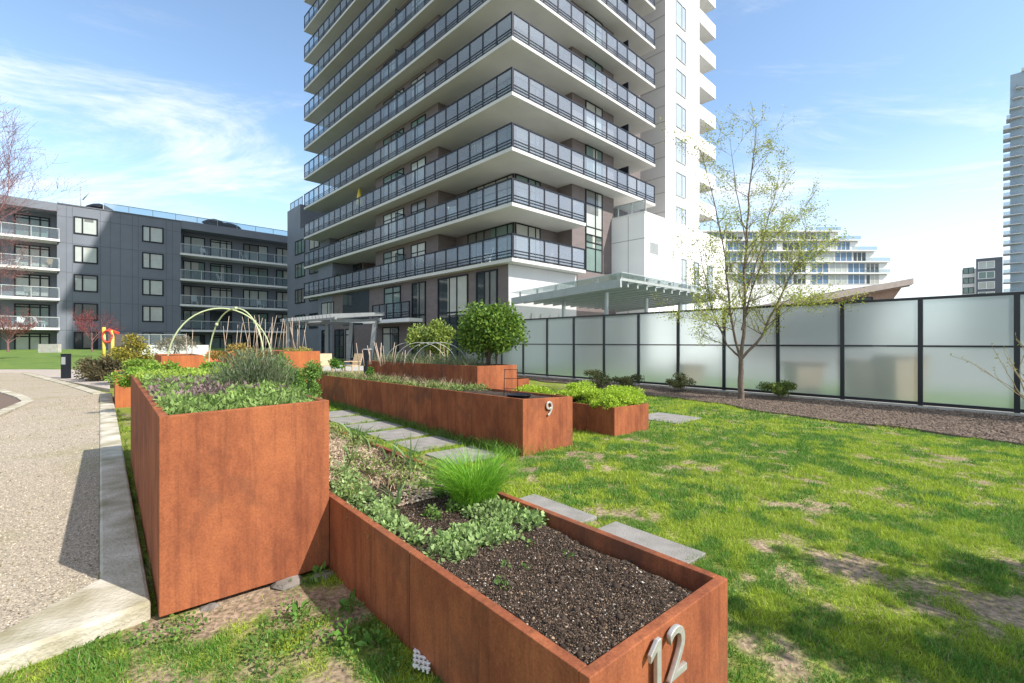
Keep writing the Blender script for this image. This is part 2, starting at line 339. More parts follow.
M['brownwood']=mat('brown_wood_soffit',(0.26,0.16,0.11),0.7,var=0.15,scale=3)
M['yellow']=mat('yellow_paint',(0.72,0.50,0.08),0.5); M['red']=mat('red_paint',(0.62,0.07,0.04),0.5); M['orange']=mat('orange_plastic',(0.62,0.14,0.05),0.5)
M['hoop']=mat('pale_green_plastic',(0.42,0.47,0.26),0.5,var=0.1); M['whitehoop']=mat('white_plastic',(0.42,0.43,0.38),0.5)
M['plastic']=mat('white_grid_plastic',(0.72,0.70,0.66),0.5)
M['stone']=mat('rough_stone',(0.13,0.115,0.10),0.9,scale=9,c2=(0.24,0.21,0.18),bump=0.6,bscale=50)
M['umbr']=mat('umbrella_canvas',(0.70,0.56,0.10),0.8)
M['pot']=mat('terracotta_box',(0.60,0.42,0.30),0.8,var=0.15)
M['mound']=mat('mown_grass',(0.075,0.15,0.02),0.9,scale=1.3,c2=(0.15,0.22,0.035),bump=1.0,bscale=25,detail=8)
M['asph']=mat('far_ground',(0.13,0.14,0.09),0.9,scale=0.2,c2=(0.17,0.165,0.14))
# lawn soil: earth and moss in patches
m,n,l,p=newmat('lawn_earth'); M['lawn']=m; p.inputs['Roughness'].default_value=0.95; p.inputs['Specular IOR Level'].default_value=0.15
a=n.new('ShaderNodeAttribute'); a.attribute_name='Col'; g=n.new('ShaderNodeTexCoord')
ns=n.new('ShaderNodeTexNoise'); ns.inputs['Scale'].default_value=35; ns.inputs['Detail'].default_value=6; l.new(g.outputs['Object'],ns.inputs['Vector'])
mr=n.new('ShaderNodeMapRange'); mr.inputs[1].default_value=0.3; mr.inputs[2].default_value=0.7; mr.inputs[3].default_value=0.45; mr.inputs[4].default_value=1.4; l.new(ns.outputs[0],mr.inputs[0])
mu=n.new('ShaderNodeMixRGB'); mu.blend_type='MULTIPLY'; mu.inputs[0].default_value=1; l.new(a.outputs['Color'],mu.inputs[1]); l.new(mr.outputs[0],mu.inputs[2]); l.new(mu.outputs[0],p.inputs['Base Color'])
bm=n.new('ShaderNodeBump'); bm.inputs['Strength'].default_value=0.7; bm.inputs['Distance'].default_value=0.02; l.new(ns.outputs[0],bm.inputs['Height']); l.new(bm.outputs[0],p.inputs['Normal'])
# gravel
m,n,l,p=newmat('gravel'); M['gravel']=m; p.inputs['Roughness'].default_value=0.9; p.inputs['Specular IOR Level'].default_value=0.2
g=n.new('ShaderNodeTexCoord'); vo=n.new('ShaderNodeTexVoronoi'); vo.inputs['Scale'].default_value=115; l.new(g.outputs['Object'],vo.inputs['Vector'])
sp=n.new('ShaderNodeSeparateColor'); l.new(vo.outputs['Color'],sp.inputs[0])
cr_=n.new('ShaderNodeValToRGB'); e=cr_.color_ramp.elements; e[0].position=0; e[0].color=(0.17,0.14,0.105,1); e[1].position=1; e[1].color=(0.60,0.51,0.39,1)
for ps,c in ((0.25,(0.31,0.265,0.20,1)),(0.55,(0.41,0.35,0.265,1)),(0.8,(0.46,0.385,0.285,1))): x=cr_.color_ramp.elements.new(ps); x.color=c
l.new(sp.outputs[0],cr_.inputs[0])
nb=n.new('ShaderNodeTexNoise'); nb.inputs['Scale'].default_value=1.1; nb.inputs['Detail'].default_value=7; l.new(g.outputs['Object'],nb.inputs['Vector'])
mr=n.new('ShaderNodeMapRange'); mr.inputs[1].default_value=0.53; mr.inputs[2].default_value=0.70; mr.inputs[4].default_value=0.45; l.new(nb.outputs[0],mr.inputs[0])
mo=n.new('ShaderNodeMixRGB'); mo.inputs[2].default_value=(0.24,0.23,0.09,1); l.new(mr.outputs[0],mo.inputs[0]); l.new(cr_.outputs[0],mo.inputs[1]); l.new(mo.outputs[0],p.inputs['Base Color'])
bm=n.new('ShaderNodeBump'); bm.invert=True; bm.inputs['Strength'].default_value=0.8; bm.inputs['Distance'].default_value=0.008; l.new(vo.outputs['Distance'],bm.inputs['Height']); l.new(bm.outputs[0],p.inputs['Normal'])

# ------------------------------------------------------------------ THE GROUND
struct(MB().box(-1500,1500,-300,3000,-0.6,-0.03).build('ground',M['asph']))
def lawn_cover(x,y):
    """1 = thick grass, 0 = bare"""
    f=fbm(x*1.9+5,y*1.9+2,3,5); g_=fbm(x*8.5,y*8.5,9,4)
    return f*0.42+g_*0.58-0.02
def lawn_z(x,y): return 0.03*(fbm(x*0.7,y*0.7,21,3)-0.5)
BARE=[((-1.55,2.85),0.35,0.16),((-1.85,2.5),0.25,0.1),((-1.0,2.75),0.25,0.2),(G(945,461),0.55,0.35),(G(1000,600),0.35,0.25),(G(860,568),0.35,0.22),(G(755,545),0.2,0.13),(G(815,505),0.22,0.15),(G(590,455),0.3,0.12),(G(250,600),0.35,0.12),(G(1005,505),.3,.15)]
def cover(x,y):
    c=lawn_cover(x,y)
    for (b,r1,r2) in BARE:
        c=c+0.0-0.22*np.exp(-(((x-b[0])/r1)**2+((y-b[1])/(r2*1.3))**2))
    return c
def lawn_col(uu,vv):
    x=D2[0]*uu+D1[0]*vv; y=D2[1]*uu+D1[1]*vv; c=cover(x,y); t=np.clip((c-0.28)/0.14,0,1)[...,None]
    e_=fbm(x*6,y*6,5,3)[...,None]
    soil=np.array([0.28,0.205,0.14])*(0.7+0.7*e_); moss=np.array([0.17,0.21,0.03])*(0.7+0.7*e_)
    return soil*(1-t)+moss*t
struct(grid('lawn',(-4.5,14.3,-5,24),0.09,lambda u,v: lawn_z(D2[0]*u+D1[0]*v,D2[1]*u+D1[1]*v)-0.004,M['lawn'],lawn_col))
# ground behind the fence
struct(MB().prism([U(14.42,-12)[:2],U(20,-12)[:2],U(20,22)[:2],U(14.42,22)[:2]],-0.02,-0.001).build('lawn_behind_fence',M['mound']))
struct(MB().prism([U(20.02,-40)[:2],U(60,-40)[:2],U(60,24)[:2],U(20.02,24)[:2]],-0.02,-0.003).build('plaza',mat('plaza_paving',(0.26,0.25,0.23),0.85,var=0.12)))

# fence-side planting bed (bark mulch)
def bed_edge(v): return 10.15+0.22*v+0.18*math.sin(v*1.3)+0.08*math.sin(v*3.7+1)
def bedpoly(): return [U(bed_edge(v),v)[:2] for v in np.arange(-5,17,0.25)]+[U(14.12,17)[:2],U(14.12,-5)[:2]]
M['mulch']=mat('bark_mulch_bed',(0.125,0.085,0.062),0.95,scale=30,c2=(0.20,0.145,0.11),bump=1.0,bscale=70,detail=8)
BED=bedpoly(); struct(MB().prism(BED,-0.02,0.035).build('mulch_bed',M['mulch']))
pts=scatter(BED,45000); z=0.03+0.02*rng.random(len(pts)); far=pts[:,1]
tag(crumbs('bark_mulch',np.column_stack([pts,z]),0.015,colvar(len(pts),(0.09,0.065,0.050),(0.30,0.23,0.175),0.45),M['crumb'],flat=0.4),'brown bark mulch chips strewn along the foot of the glass fence','mulch',kind='stuff')

# gravel path and its kerbs
KZ=0.10
kA=G(99.7,393,KZ); kB=G(99,578,KZ); kC=(-2.569,2.348); kD=(-2.362,2.159); kE=(-2.02,2.62); kF=G(115.5,409,KZ); kG=G(112,393,KZ)
ext=lambda a,b,t:(a[0]+(b[0]-a[0])*t,a[1]+(b[1]-a[1])*t)
kC2=(kC[0]-1.1,kC[1]-1.66); kD2=(kD[0]-1.1,kD[1]-1.66)
struct(MB().prism([p[:2] for p in (kG,kF,kE,kD,kD2,kC2,kC,kB,kA)],-0.05,KZ).build('kerb',M['kerb'],None,bevel=0.02))
pathpoly=[(kA[0]-0.002,kA[1]),(kB[0]-0.002,kB[1]),(kC[0]-0.002,kC[1]),(kC2[0]-0.002,kC2[1]),(-12,0),(-30,10),G(-120,372)[:2],G(36,372.5)[:2],G(70,384,KZ)[:2]]
struct(MB().prism([p[:2] for p in pathpoly],-0.05,KZ-0.012).build('gravel_path',M['gravel']))
pp=[(kA[0],kA[1]),(kB[0],kB[1]),(kC[0],kC[1]),(-3.1,1.9),(-6,4.5),(-11,9.5)]
pts=scatter(pp,26000); keep=rng.random(len(pts))<np.clip(4.5/pts[:,1],0,1)**1.3; pts=pts[keep]
tag(crumbs('loose_gravel',np.column_stack([pts,np.full(len(pts),KZ-0.011)]),0.0052,colvar(len(pts),(0.24,0.20,0.16),(0.62,0.53,0.43),0.3),M['crumb'],flat=0.7),'loose pale gravel chips on the walking path','gravel',kind='stuff')
pts=scatter(pp,1500); m_=fbm(pts[:,0]*1.5,pts[:,1]*1.5,71,3)>0.5; pts=pts[m_]
tag(leaves('fallen_leaves',np.column_stack([pts,np.full(len(pts),KZ-0.006)]),0.022,0.012,colvar(len(pts),(0.16,0.12,0.06),(0.34,0.28,0.14),0.4),M['leaf'],None,0.0),'small dead leaves and twigs scattered on the gravel path','leaves',kind='stuff')
kk=rng.random(2600); side=rng.random(2600)<0.65; ex=np.where(side,kE[0]+(kF[0]-kE[0])*kk+0.03+0.05*rng.random(2600),kB[0]+(kA[0]-kB[0])*kk-0.015*rng.random(2600)); ey=np.where(side,kE[1]+(kF[1]-kE[1])*kk+0.0,kB[1]+(kA[1]-kB[1])*kk); m_=fbm(ex*3,ey*3,88,3)>0.47; ex=ex[m_]; ey=ey[m_]
tag(blade_mesh('edge_weeds',np.column_stack([ex,ey,np.full(len(ex),0.05)]),0.075*(0.5+rng.random(len(ex))),0.005,0.5+0.7*rng.random(len(ex)),colvar(len(ex),(0.10,0.19,0.03),(0.30,0.34,0.06),0.3),M['blade'],None,2),'thin weeds growing along both edges of the concrete kerb','weeds',kind='stuff')
# tan concrete walk beyond, pale band, far bed
struct(MB().prism([G(-150,371.2)[:2],G(110,371.2)[:2],G(110,392)[:2],G(68,384)[:2],G(30,374.5)[:2],G(-150,376)[:2]],-0.02,0.094).build('far_walk',mat('tan_walk',(0.40,0.34,0.29),0.9,var=0.12)))
mb=MB()
band=[G(26,373.5,KZ),G(45,378,KZ),G(70,384.5,KZ),G(99,393.5,KZ)]
for a_,b_ in zip(band,band[1:]): mb.bar((a_[0],a_[1],0.06),(b_[0],b_[1],0.06),0.26,0.10)
struct(mb.build('kerb',M['kerb']))
# left round bed with its own kerb
mb=MB(); q=[G(-60,384,KZ),G(0,391,KZ),G(22,398,KZ),G(28,402,KZ),G(0,414,KZ),G(-60,440,KZ)]
for a_,b_ in zip(q,q[1:]): mb.bar((a_[0],a_[1],0.075),(b_[0],b_[1],0.075),0.2,0.12)
struct(mb.build('kerb',M['kerb']))
struct(MB().prism([p[:2] for p in q],0,0.10).build('planting_bed',M['mulch']))
# lawn mound on the left and terrace
def moundz(x,y): return np.clip((y-25.5)/22,0,1)*0.95
gx,gy=np.meshgrid(np.linspace(-75,-14,60),np.linspace(25.2,62,40)); gz=0.02+np.clip((gy-25.2)/20,0,1)**0.8*0.8*np.clip((-gx-16)/8,0,1)
i=np.arange(gx.size).reshape(gx.shape); q=np.stack([i[:-1,:-1],i[:-1,1:],i[1:,1:],i[1:,:-1]],2).reshape(-1,4)
struct(fast('grass_bank',np.stack([gx,gy,gz],2).reshape(-1,3),q,None,None,M['mound'],None,True))
struct(MB().prism([G(72,371)[:2],G(420,371)[:2],(-6.5,26),(-20.5,44.5),(-30,55),(-30,30)],-0.02,0.03).build('terrace',M['concrete']))

# ------------------------------------------------------------------ PLANTERS
def planter(u0,v0,w,ln,z0,z1,z2,label,mt='rust',soil=0.09,seg=1.25,group='weathered steel planters',bev=0.004,th=0.045,zb=-0.06,soilmat=None,fronts=1):
    """z0 near-left, z1 near-right, z2 far top heights"""
    root=thing('steel_planter',U(u0,v0,0),label,'planter',group)
    zt=lambda u,v: z0+(z1-z0)*(u-u0)/w+(z2-z0)*(v-v0)/ln
    def panel(ua,ub,va,vb):
        b=[U(ua,va,zb),U(ub,va,zb),U(ub,vb,zb),U(ua,vb,zb)]; t=[U(x,y,zt(x,y)) for x,y in ((ua,va),(ub,va),(ub,vb),(ua,vb))]
        MB().hexa(b,t).build('side_panel',M[mt],root,bevel=bev)
    panel(u0,u0+w,v0,v0+th)
    n=max(1,round(ln/seg)); L_=ln-2*th; 
    for side in (u0,u0+w-th):
        for k in range(n):
            a_=v0+th+L_*k/n+(0.003 if k else 0.0008); b_=v0+th+L_*(k+1)/n-0.003; panel(side,side+th,a_,b_)
    panel(u0,u0+w,v0+ln-th,v0+ln)
    zs=lambda u,v: zt(u,v)-soil-0.03+0.05*fbm(u*4,v*4,31,4)
    return root,zt,zs
M['soil']=vmat('potting_soil',0,0.95,0.15)
def soilsheet(root,u0,v0,w,ln,zs,step=0.05,dark=(0.032,0.024,0.018),lite=(0.075,0.055,0.042)):
    def cf(u,v):
        t=fbm(u*14,v*14,3,4)[...,None]; t=np.clip((t-0.3)/0.4,0,1); return np.array(dark)*(1-t)+np.array(lite)*t
    grid('soil',(u0+0.04,u0+w-0.04,v0+0.04,v0+ln-0.04),step,lambda u,v: zs(u,v)+0.012*fbm(u*25,v*25,8,2),M['soil'],cf,root)
# tall planter in front
tall,zt1,zs1=planter(0.214,3.24,0.932,4.27,1.135,1.152,1.135,'tallest rusty steel planter at the front left beside the concrete kerb',soil=0.05,seg=4.5,zb=0.022)
soilsheet(tall,0.214,3.24,0.932,4.27,zs1)
# planter 12
p12,zt2,zs2=planter(1.15,0.958,0.96,5.7,0.488,0.488,0.50,'low rusty steel planter numbered 12 with bare dark soil at its near end',soil=0.05,seg=1.15,zb=-0.02)
def zs12(u,v): return 0.425+0.035*(fbm(u*3,v*3,41,4)-0.5)*2+np.clip((v-2.6)/2,0,1)*0.03-0.05*np.exp(-((u-2.10)/0.09)**2)*(v<3.2)
soilsheet(p12,1.15,0.958,0.96,5.7,zs12,0.018)
n=90000; uu=rng.uniform(1.20,2.06,n); vv=1.0+3.3*rng.random(n)**1.4
x,y,_=U(uu,vv); c=colvar(n,(0.018,0.013,0.009),(0.095,0.066,0.048),0.45); tn_=rng.random(n)<0.13; c[tn_]=colvar(int(tn_.sum()),(0.13,0.085,0.055),(0.30,0.21,0.14),0.35); wht=rng.random(n)<0.018; c[wht]=colvar(int(wht.sum()),(0.34,0.30,0.25),(0.62,0.58,0.52),0.2)
sz=np.where(wht,0.8,1.0)
o=crumbs('soil_crumbs',np.column_stack([x,y,zs12(uu,vv)+0.012*fbm(uu*25,vv*25,8,2)+0.003]),np.where(rng.random((n,1,1))<0.04,0.0070,0.0034),c,M['crumb'],p12); o['kind']='stuff'
n=260; uu=rng.uniform(1.20,2.06,n); vv=1.0+3.3*rng.random(n)**1.3; x,y,_=U(uu,vv)
o=crumbs('soil_clods',np.column_stack([x,y,zs12(uu,vv)+0.010]),0.014,colvar(n,(0.030,0.022,0.016),(0.085,0.062,0.048),0.4),M['crumb'],p12); o['kind']='stuff'
# pale mulch flakes in the back half
n=15000; uu=rng.uniform(1.20,2.06,n); vv=rng.uniform(2.9,6.55,n); k_=fbm(uu*3,vv*2,77,3)>0.40; uu=uu[k_]; vv=vv[k_]; x,y,_=U(uu,vv)
o=crumbs('straw_mulch',np.column_stack([x,y,zs12(uu,vv)+0.014]),0.013,colvar(len(uu),(0.24,0.17,0.11),(0.55,0.44,0.33),0.3),M['crumb'],p12,flat=0.35); o['kind']='stuff'
# number plates
def digits(txt,u,v,z,size,parent,adv=0.14):
    for i,ch in enumerate(txt):
        if ch=='1':
            k_=size; pl=[(-0.07,0),(0.08,0),(0.08,1),(-0.04,1),(-0.27,0.80),(-0.27,0.66),(-0.07,0.80)]; mb=MB(); n_=len(pl)
            mb.v=[(x_*k_,y_*k_,-0.007) for x_,y_ in pl]+[(x_*k_,y_*k_,0.010) for x_,y_ in pl]; mb.f=[tuple(range(n_-1,-1,-1)),tuple(range(n_,2*n_))]+[(q_,(q_+1)%n_,n_+(q_+1)%n_,n_+q_) for q_ in range(n_)]
            ob=mb.build('number',M['number'],None,bevel=0.003); ob.parent=parent; ob.location=Vector(U(u+(i-(len(txt)-1)/2)*adv,v-0.020,z))-wloc(parent); ob.rotation_euler=(R(90),0,math.atan2(D2[1],D2[0])); continue
        cu=bpy.data.curves.new('digit','FONT'); cu.body=ch; cu.size=size/0.70; cu.extrude=0.007; cu.bevel_depth=0.003; cu.bevel_resolution=2; cu.align_x='CENTER'; cu.offset=-0.003
        o=bpy.data.objects.new('tmp',cu); COL.objects.link(o); dg=bpy.context.evaluated_depsgraph_get(); me=bpy.data.meshes.new_from_object(o.evaluated_get(dg)); bpy.data.objects.remove(o)
        me.materials.clear(); me.materials.append(M['number']); ob=bpy.data.objects.new('number',me); COL.objects.link(ob); ob.parent=parent
        w=Vector(U(u+(i-(len(txt)-1)/2)*adv,v-0.020,z))-wloc(parent); ob.location=w; ob.rotation_euler=(R(90),0,math.atan2(D2[1],D2[0]))
digits('12',1.15+0.42,0.958,0.283,0.195,p12,0.135)
# planter 9
p9,zt9,zs9=planter(4.27,4.72,1.005,9.1,0.772,0.732,0.664,'long rusty steel planter numbered 9 in the middle of the garden',soil=0.04,seg=2.28)
soilsheet(p9,4.27,4.72,1.005,9.1,zs9)
c9=(548.3-CX)/F; x0,y0,_=U(4.27,4.72); w9=(x0-c9*y0)/(c9*D2[1]-D2[0])
digits('9',4.27+w9,4.72,0.50,0.21,p9)
plow,ztl,zsl=planter(6.26,4.69,0.985,3.0,0.476,0.46,0.46,'low rusty planter overflowing with lime green mounds right of planter 9',soil=0.03,seg=1.5)
soilsheet(plow,6.26,4.69,0.985,3.0,zsl,0.1)
pshr,zts,zss=planter(5.32,7.17,1.0,5.0,1.092,1.085,1.04,'tall rusty planter holding two leafy green shrubs behind planter 9',soil=0.05,seg=1.25)
soilsheet(pshr,5.32,7.17,1.0,5.0,zss,0.1)
psm,_,zsm=planter(6.45,7.80,0.80,2.5,0.72,0.72,0.72,'small rusty planter half hidden at the right end of the shrub planter',soil=0.05,seg=1.25)
soilsheet(psm,6.45,7.80,0.80,2.5,zsm,0.1)
pend,_,zse=planter(1.60,6.95,0.66,0.9,0.48,0.48,0.48,'small empty rusty planter right behind the far end of planter 12',soil=0.2,seg=1.2)
soilsheet(pend,1.60,6.95,0.66,0.9,zse,0.1)
pA,_,zsA=planter(1.14,16.5,1.0,2.6,1.16,1.16,1.16,'orange rusty planter with yellow flowers beneath the green arch',mt='rust_orange',soil=0.04,seg=1.3)
soilsheet(pA,1.14,16.5,1.0,2.6,zsA,0.1)
xB=(283.4-CX)/F*15.7; uB,vB=toUV((xB,15.7))
pB,_,zsB=planter(uB,vB,1.2,3.2,1.23,1.23,1.23,'orange rusty planter beyond the far end of planter 9 below the pergola',mt='rust_orange',soil=0.04,seg=1.3)
soilsheet(pB,uB,vB,1.2,3.2,zsB,0.1)
uC,vC=toUV((-9.33,11.0)); zC=0.775
pC,_,zsC=planter(uC,vC,0.97,2.4,zC,zC,zC,'narrow looking orange planter behind the tallest planter beside the path kerb',mt='rust_orange',soil=0.03,seg=1.3)
soilsheet(pC,uC,vC,0.97,2.4,zsC,0.1)

# stones wedged under the tall planter
def rock(p,s,label,seed):
    r_=random.Random(seed); mb=MB(); prof=[(s*0.55,0),(s*0.9,s*0.12),(s*0.95,s*0.3),(s*0.7,s*0.5),(s*0.35,s*0.58)]
    mb.lathe(p,prof,9); mb.v=[(x+r_.uniform(-1,1)*s*0.13,y+r_.uniform(-1,1)*s*0.13,z+r_.uniform(-1,1)*s*0.06) for x,y,z in mb.v]
    tag(mb.build('stone',M['stone'],None),label,'stone','stones wedged under the tall planter')
rock((-1.45,3.02,-0.03),0.10,'flat grey stone tucked under the right bottom corner of the tallest planter',1)
rock((-1.78,2.75,-0.03),0.06,'small brown stone under the left bottom edge of the tallest planter',2)
rock((-1.27,3.12,-0.03),0.08,'small stone in the corner where the tallest planter meets planter 12',3)

# pavers
def paver(u0,u1,v0,v1,label,group,z=0.022):
    j=lambda: rnd.uniform(-0.012,0.012)
    pts=[U(u0+j(),v0+j())[:2],U(u1+j(),v0+j())[:2],U(u1+j(),v1+j())[:2],U(u0+j(),v1+j())[:2]]
    tag(MB().prism(pts,-0.03,z).build('paving_slab',M['paver'],None,bevel=0.006),label,'paving slab',group)
paver(2.42,3.28,1.66,2.45,'grey paving slab nearest the bare soil of planter 12 on its lawn side','slabs between planter 12 and planter 9')
paver(2.42,3.26,2.63,3.42,'grey paving slab beside planter 12 next to the tuft of long grass','slabs between planter 12 and planter 9')
names=['nearest','second nearest','third','fourth','fifth','farthest']
for k in range(6):
    v0=4.9+0.955*k; paver(3.28,4.08,v0,v0+0.74,'grey slab in the row along the dark side of planter 9, '+names[k]+' from the camera' if k in(0,1,5) else 'grey slab in the middle of the row along the dark side of planter 9','slabs between planter 12 and planter 9')
g_=toUV(G(668,418)); paver(g_[0]-0.55,g_[0]+0.45,g_[1]-0.5,g_[1]+0.5,'grey stepping slab in the lawn right of the lime green mounds','stepping slabs in the lawn',0.02)
# white lattice scrap
t=thing('plastic_grid',(-0.37,1.98,0),'broken white plastic grid lying in the grass at the foot of planter 12','plastic scrap'); mb=MB()
a0=G(419,660); 
for k in range(4):
    x=a0[0]-0.03+0.022*k; mb.bar((x+0.02*0,a0[1]+0.07-0.012*k,0.03),(x+0.03,a0[1]-0.10-0.012*k,0.035),0.009,0.012)
for k in range(5):
    y=a0[1]+0.05-0.034*k; x=a0[0]-0.035+0.006*k; mb.bar((x,y,0.036),(x+0.085,y-0.03,0.036),0.009,0.012)
mb.build('grid',M['plastic'],t)

# ------------------------------------------------------------------ LAWN GRASS
def in_planters(x,y):
    u=D2[0]*x+D2[1]*y; v=D1[0]*x+D1[1]*y; m=np.zeros(len(x),bool)
    for (a,b,c,d) in ((0.2,1.19,3.2,7.6),(1.16,2.15,0.93,6.7),(4.25,5.3,4.7,13.9),(6.24,7.27,4.67,7.75),(5.3,6.35,7.1,12.3),(6.4,7.3,7.78,10.4),(2.45,3.24,1.7,2.41),(2.45,3.22,2.68,3.38)):
        m|=(u>a)&(u<b)&(v>c)&(v<d)
    for k in range(6):
        v0=4.95+0.955*k; m|=(u>3.36)&(u<4.0)&(v>v0+0.05)&(v<v0+0.62)
    g2=g_; m|=(abs(u-g2[0])<0.45)&(abs(v-g2[1])<0.45)
    return m
def lawn_mask(x,y):
    u=D2[0]*x+D2[1]*y; v=D1[0]*x+D1[1]*y
    be=10.15+0.22*v+0.18*np.sin(v*1.3)+0.08*np.sin(v*3.7+1)
    pz=[p[:2] for p in (kG,kF,kE,kD,kD2)]+[(-12,-3),(-30,10),G(-120,372)[:2],G(110,372)[:2]]
    return (u<be+0.1*rng.random(len(x)))&~in_planters(x,y)&~inpoly(x,y,pz)
def grass_zone(name,xr,yr,n,h,w,label):
    y=rng.uniform(*yr,n); x=rng.uniform(*xr,n); m=(np.abs(x)<y*1.2+2.2)&lawn_mask(x,y)
    x=x[m]; y=y[m]; c=cover(x,y); dens=np.clip((c-0.28)/0.12,0.08,1); m=rng.random(len(x))<dens; x=x[m]; y=y[m]; c=c[m]
    tint=fbm(x*4.6+9,y*4.6,51,5)*0.7+fbm(x*0.8,y*0.8,61,2)*0.3; ty=np.clip((tint-0.45)/0.09,0,1)[:,None]
    col=colvar(len(x),(0.075,0.19,0.03),(0.17,0.34,0.05),0.35)*(1-ty)+colvar(len(x),(0.25,0.37,0.035),(0.44,0.53,0.06),0.3)*ty
    dry=rng.random(len(x))<0.05; col[dry]=colvar(int(dry.sum()),(0.36,0.30,0.16),(0.5,0.42,0.24),0.2)
    hh=h*(0.5+rng.random(len(x)))*(0.55+0.8*np.clip((c-0.35)/0.25,0,1)); b=np.column_stack([x,y,lawn_z(x,y)-0.006])
    tag(blade_mesh(name,b,hh,w*(0.7+0.6*rng.random(len(x))),0.15+0.75*rng.random(len(x)),col,M['blade'],None,1),label,'grass',kind='stuff')
grass_zone('lawn_grass',(-2.6,7.0),(1.0,4.2),480000,0.034,0.0050,'patchy bright green lawn grass around the nearest planters')
grass_zone('lawn_grass',(-4.5,11.5),(4.2,8.0),380000,0.038,0.0085,'thin yellow green lawn grass in the middle of the lawn')
grass_zone('lawn_grass',(-7,10),(8.0,15),170000,0.045,0.016,'farther lawn grass running up to the mulch bed')

# ------------------------------------------------------------------ PLANTS
def ellip(c,r,n,shell=0.55):
    d=unit(n); k=(shell+(1-shell)*rng.random((n,1)))
    return np.array(c)+d*np.array(r)*k, d
def lumpy(c,r,n,lumps=9,ls=0.38,shell=0.25):
    """foliage gathered in several uneven lumps inside a crown"""
    cs,_=ellip(c,np.array(r)*0.78,lumps,0.5); out=[];dd=[]
    for q in cs:
        s=ls*(0.7+0.6*rng.random()); p_,d_=ellip(q,np.array(r)*s,n//lumps,shell); out.append(p_); dd.append(d_)
    return np.concatenate(out),np.concatenate(dd)
def bush(name,c,r,n,ln,wd_,c0,c1,label,cat,stem=True,lumps=9,group=None,base=None,up=0.2,stems=5,stemr=0.012):
    base=base if base is not None else (c[0],c[1],c[2]-r[2]*1.05)
    t=thing(name,base,label,cat,group); p_,d_=lumpy(c,r,n,lumps)
    low=p_[:,2]>base[2]+0.01; p_=p_[low]; d_=d_[low]
    leaves('foliage',p_,ln,wd_,colvar(len(p_),c0,c1,0.3),M['leaf'],t,up,d_*0.7)
    if stem:
        mb=MB()
        for k in range(stems):
            q,_=ellip(c,np.array(r)*0.55,1,0.3); q=q[0]; b=Vector(base)+Vector((rnd.uniform(-1,1)*r[0]*0.15,rnd.uniform(-1,1)*r[1]*0.15,-0.02))
            m_=(Vector(q)+b)/2+Vector((0,0,r[2]*0.1)); mb.tube([b,m_,q],[stemr,stemr*0.8,stemr*0.4],5)
        mb.build('stem',M['bark'],t,True)
    return t
GRN0,GRN1=(0.055,0.12,0.02),(0.12,0.22,0.035)
# tall planter: mixed leafy cover
n=17000; uu=rng.uniform(0.26,1.12,n); vv=3.3+4.1*rng.random(n); k_=fbm(uu*5,vv*4,12,3)
hgt=0.10*k_*(0.3+1.0*rng.random(n))*np.clip((vv-3.0)/0.8,0.3,1); x,y,_=U(uu,vv); col=colvar(n,(0.12,0.20,0.04),(0.30,0.42,0.12),0.35)
pur=(fbm(uu*7,vv*5,19,3)>0.52)&(vv>4.0)&(vv<6.0); col[pur]=colvar(int(pur.sum()),(0.15,0.10,0.10),(0.34,0.25,0.22),0.35); ye=(vv>6.0); col[ye]=colvar(int(ye.sum()),(0.18,0.28,0.04),(0.40,0.52,0.08),0.3)
o=leaves('leafy_groundcover',np.column_stack([x,y,zs1(uu,vv)+0.02+hgt]),0.042,0.018,col,M['leaf'],None,0.5); tag(o,'mixed green and purple leafy herbs filling the top of the tallest planter','herbs',kind='stuff')
n=5000; uu=rng.uniform(0.3,1.1,n); vv=3.4+1.2*rng.random(n)**0.8; x,y,_=U(uu,vv)
o=blade_mesh('feathery_herb_leaves',np.column_stack([x,y,zs1(uu,vv)]),0.10*(0.4+rng.random(n)),0.009,0.4+0.6*rng.random(n),colvar(n,(0.12,0.20,0.06),(0.30,0.38,0.15),0.25),M['leaf'],None,3)
tag(o,'pale green feathery shoots just inside the near edge of the tallest planter','herbs',kind='stuff')
b=U(1.0,4.72,1.06)
t=thing('rosemary_bush',b,'bushy grey green rosemary growing out of the tallest planter','bush'); n=6500
p_,d_=ellip((b[0],b[1],b[2]+0.14),(0.36,0.34,0.29),n,0.1); p_=p_[p_[:,2]>b[2]]; ld=(p_-np.array(b)); ld[:,2]=0; ld/=np.linalg.norm(ld,axis=1)[:,None]+1e-6
blade_mesh('foliage',p_,0.06*(0.6+0.7*rng.random(len(p_))),0.007,0.35+0.5*rng.random(len(p_)),colvar(len(p_),(0.08,0.12,0.05),(0.26,0.30,0.17),0.35),M['leaf'],t,2,ld)
mb=MB(); 
for k in range(14): q=p_[rnd.randrange(len(p_))]; mb.tube([b,tuple((q+np.array(b))/2+np.array([0,0,.03])),tuple(q)],[0.006,0.005,0.003],4)
mb.build('stem',M['bark'],t,True)
bq=U(1.42,4.95,0.46)
bush('round_bush',(bq[0],bq[1],1.13),(0.31,0.31,0.38),14000,0.028,0.012,(0.08,0.18,0.03),(0.22,0.38,0.08),'dense round green bush between the tallest planter and planter 9','bush',base=bq,lumps=14)
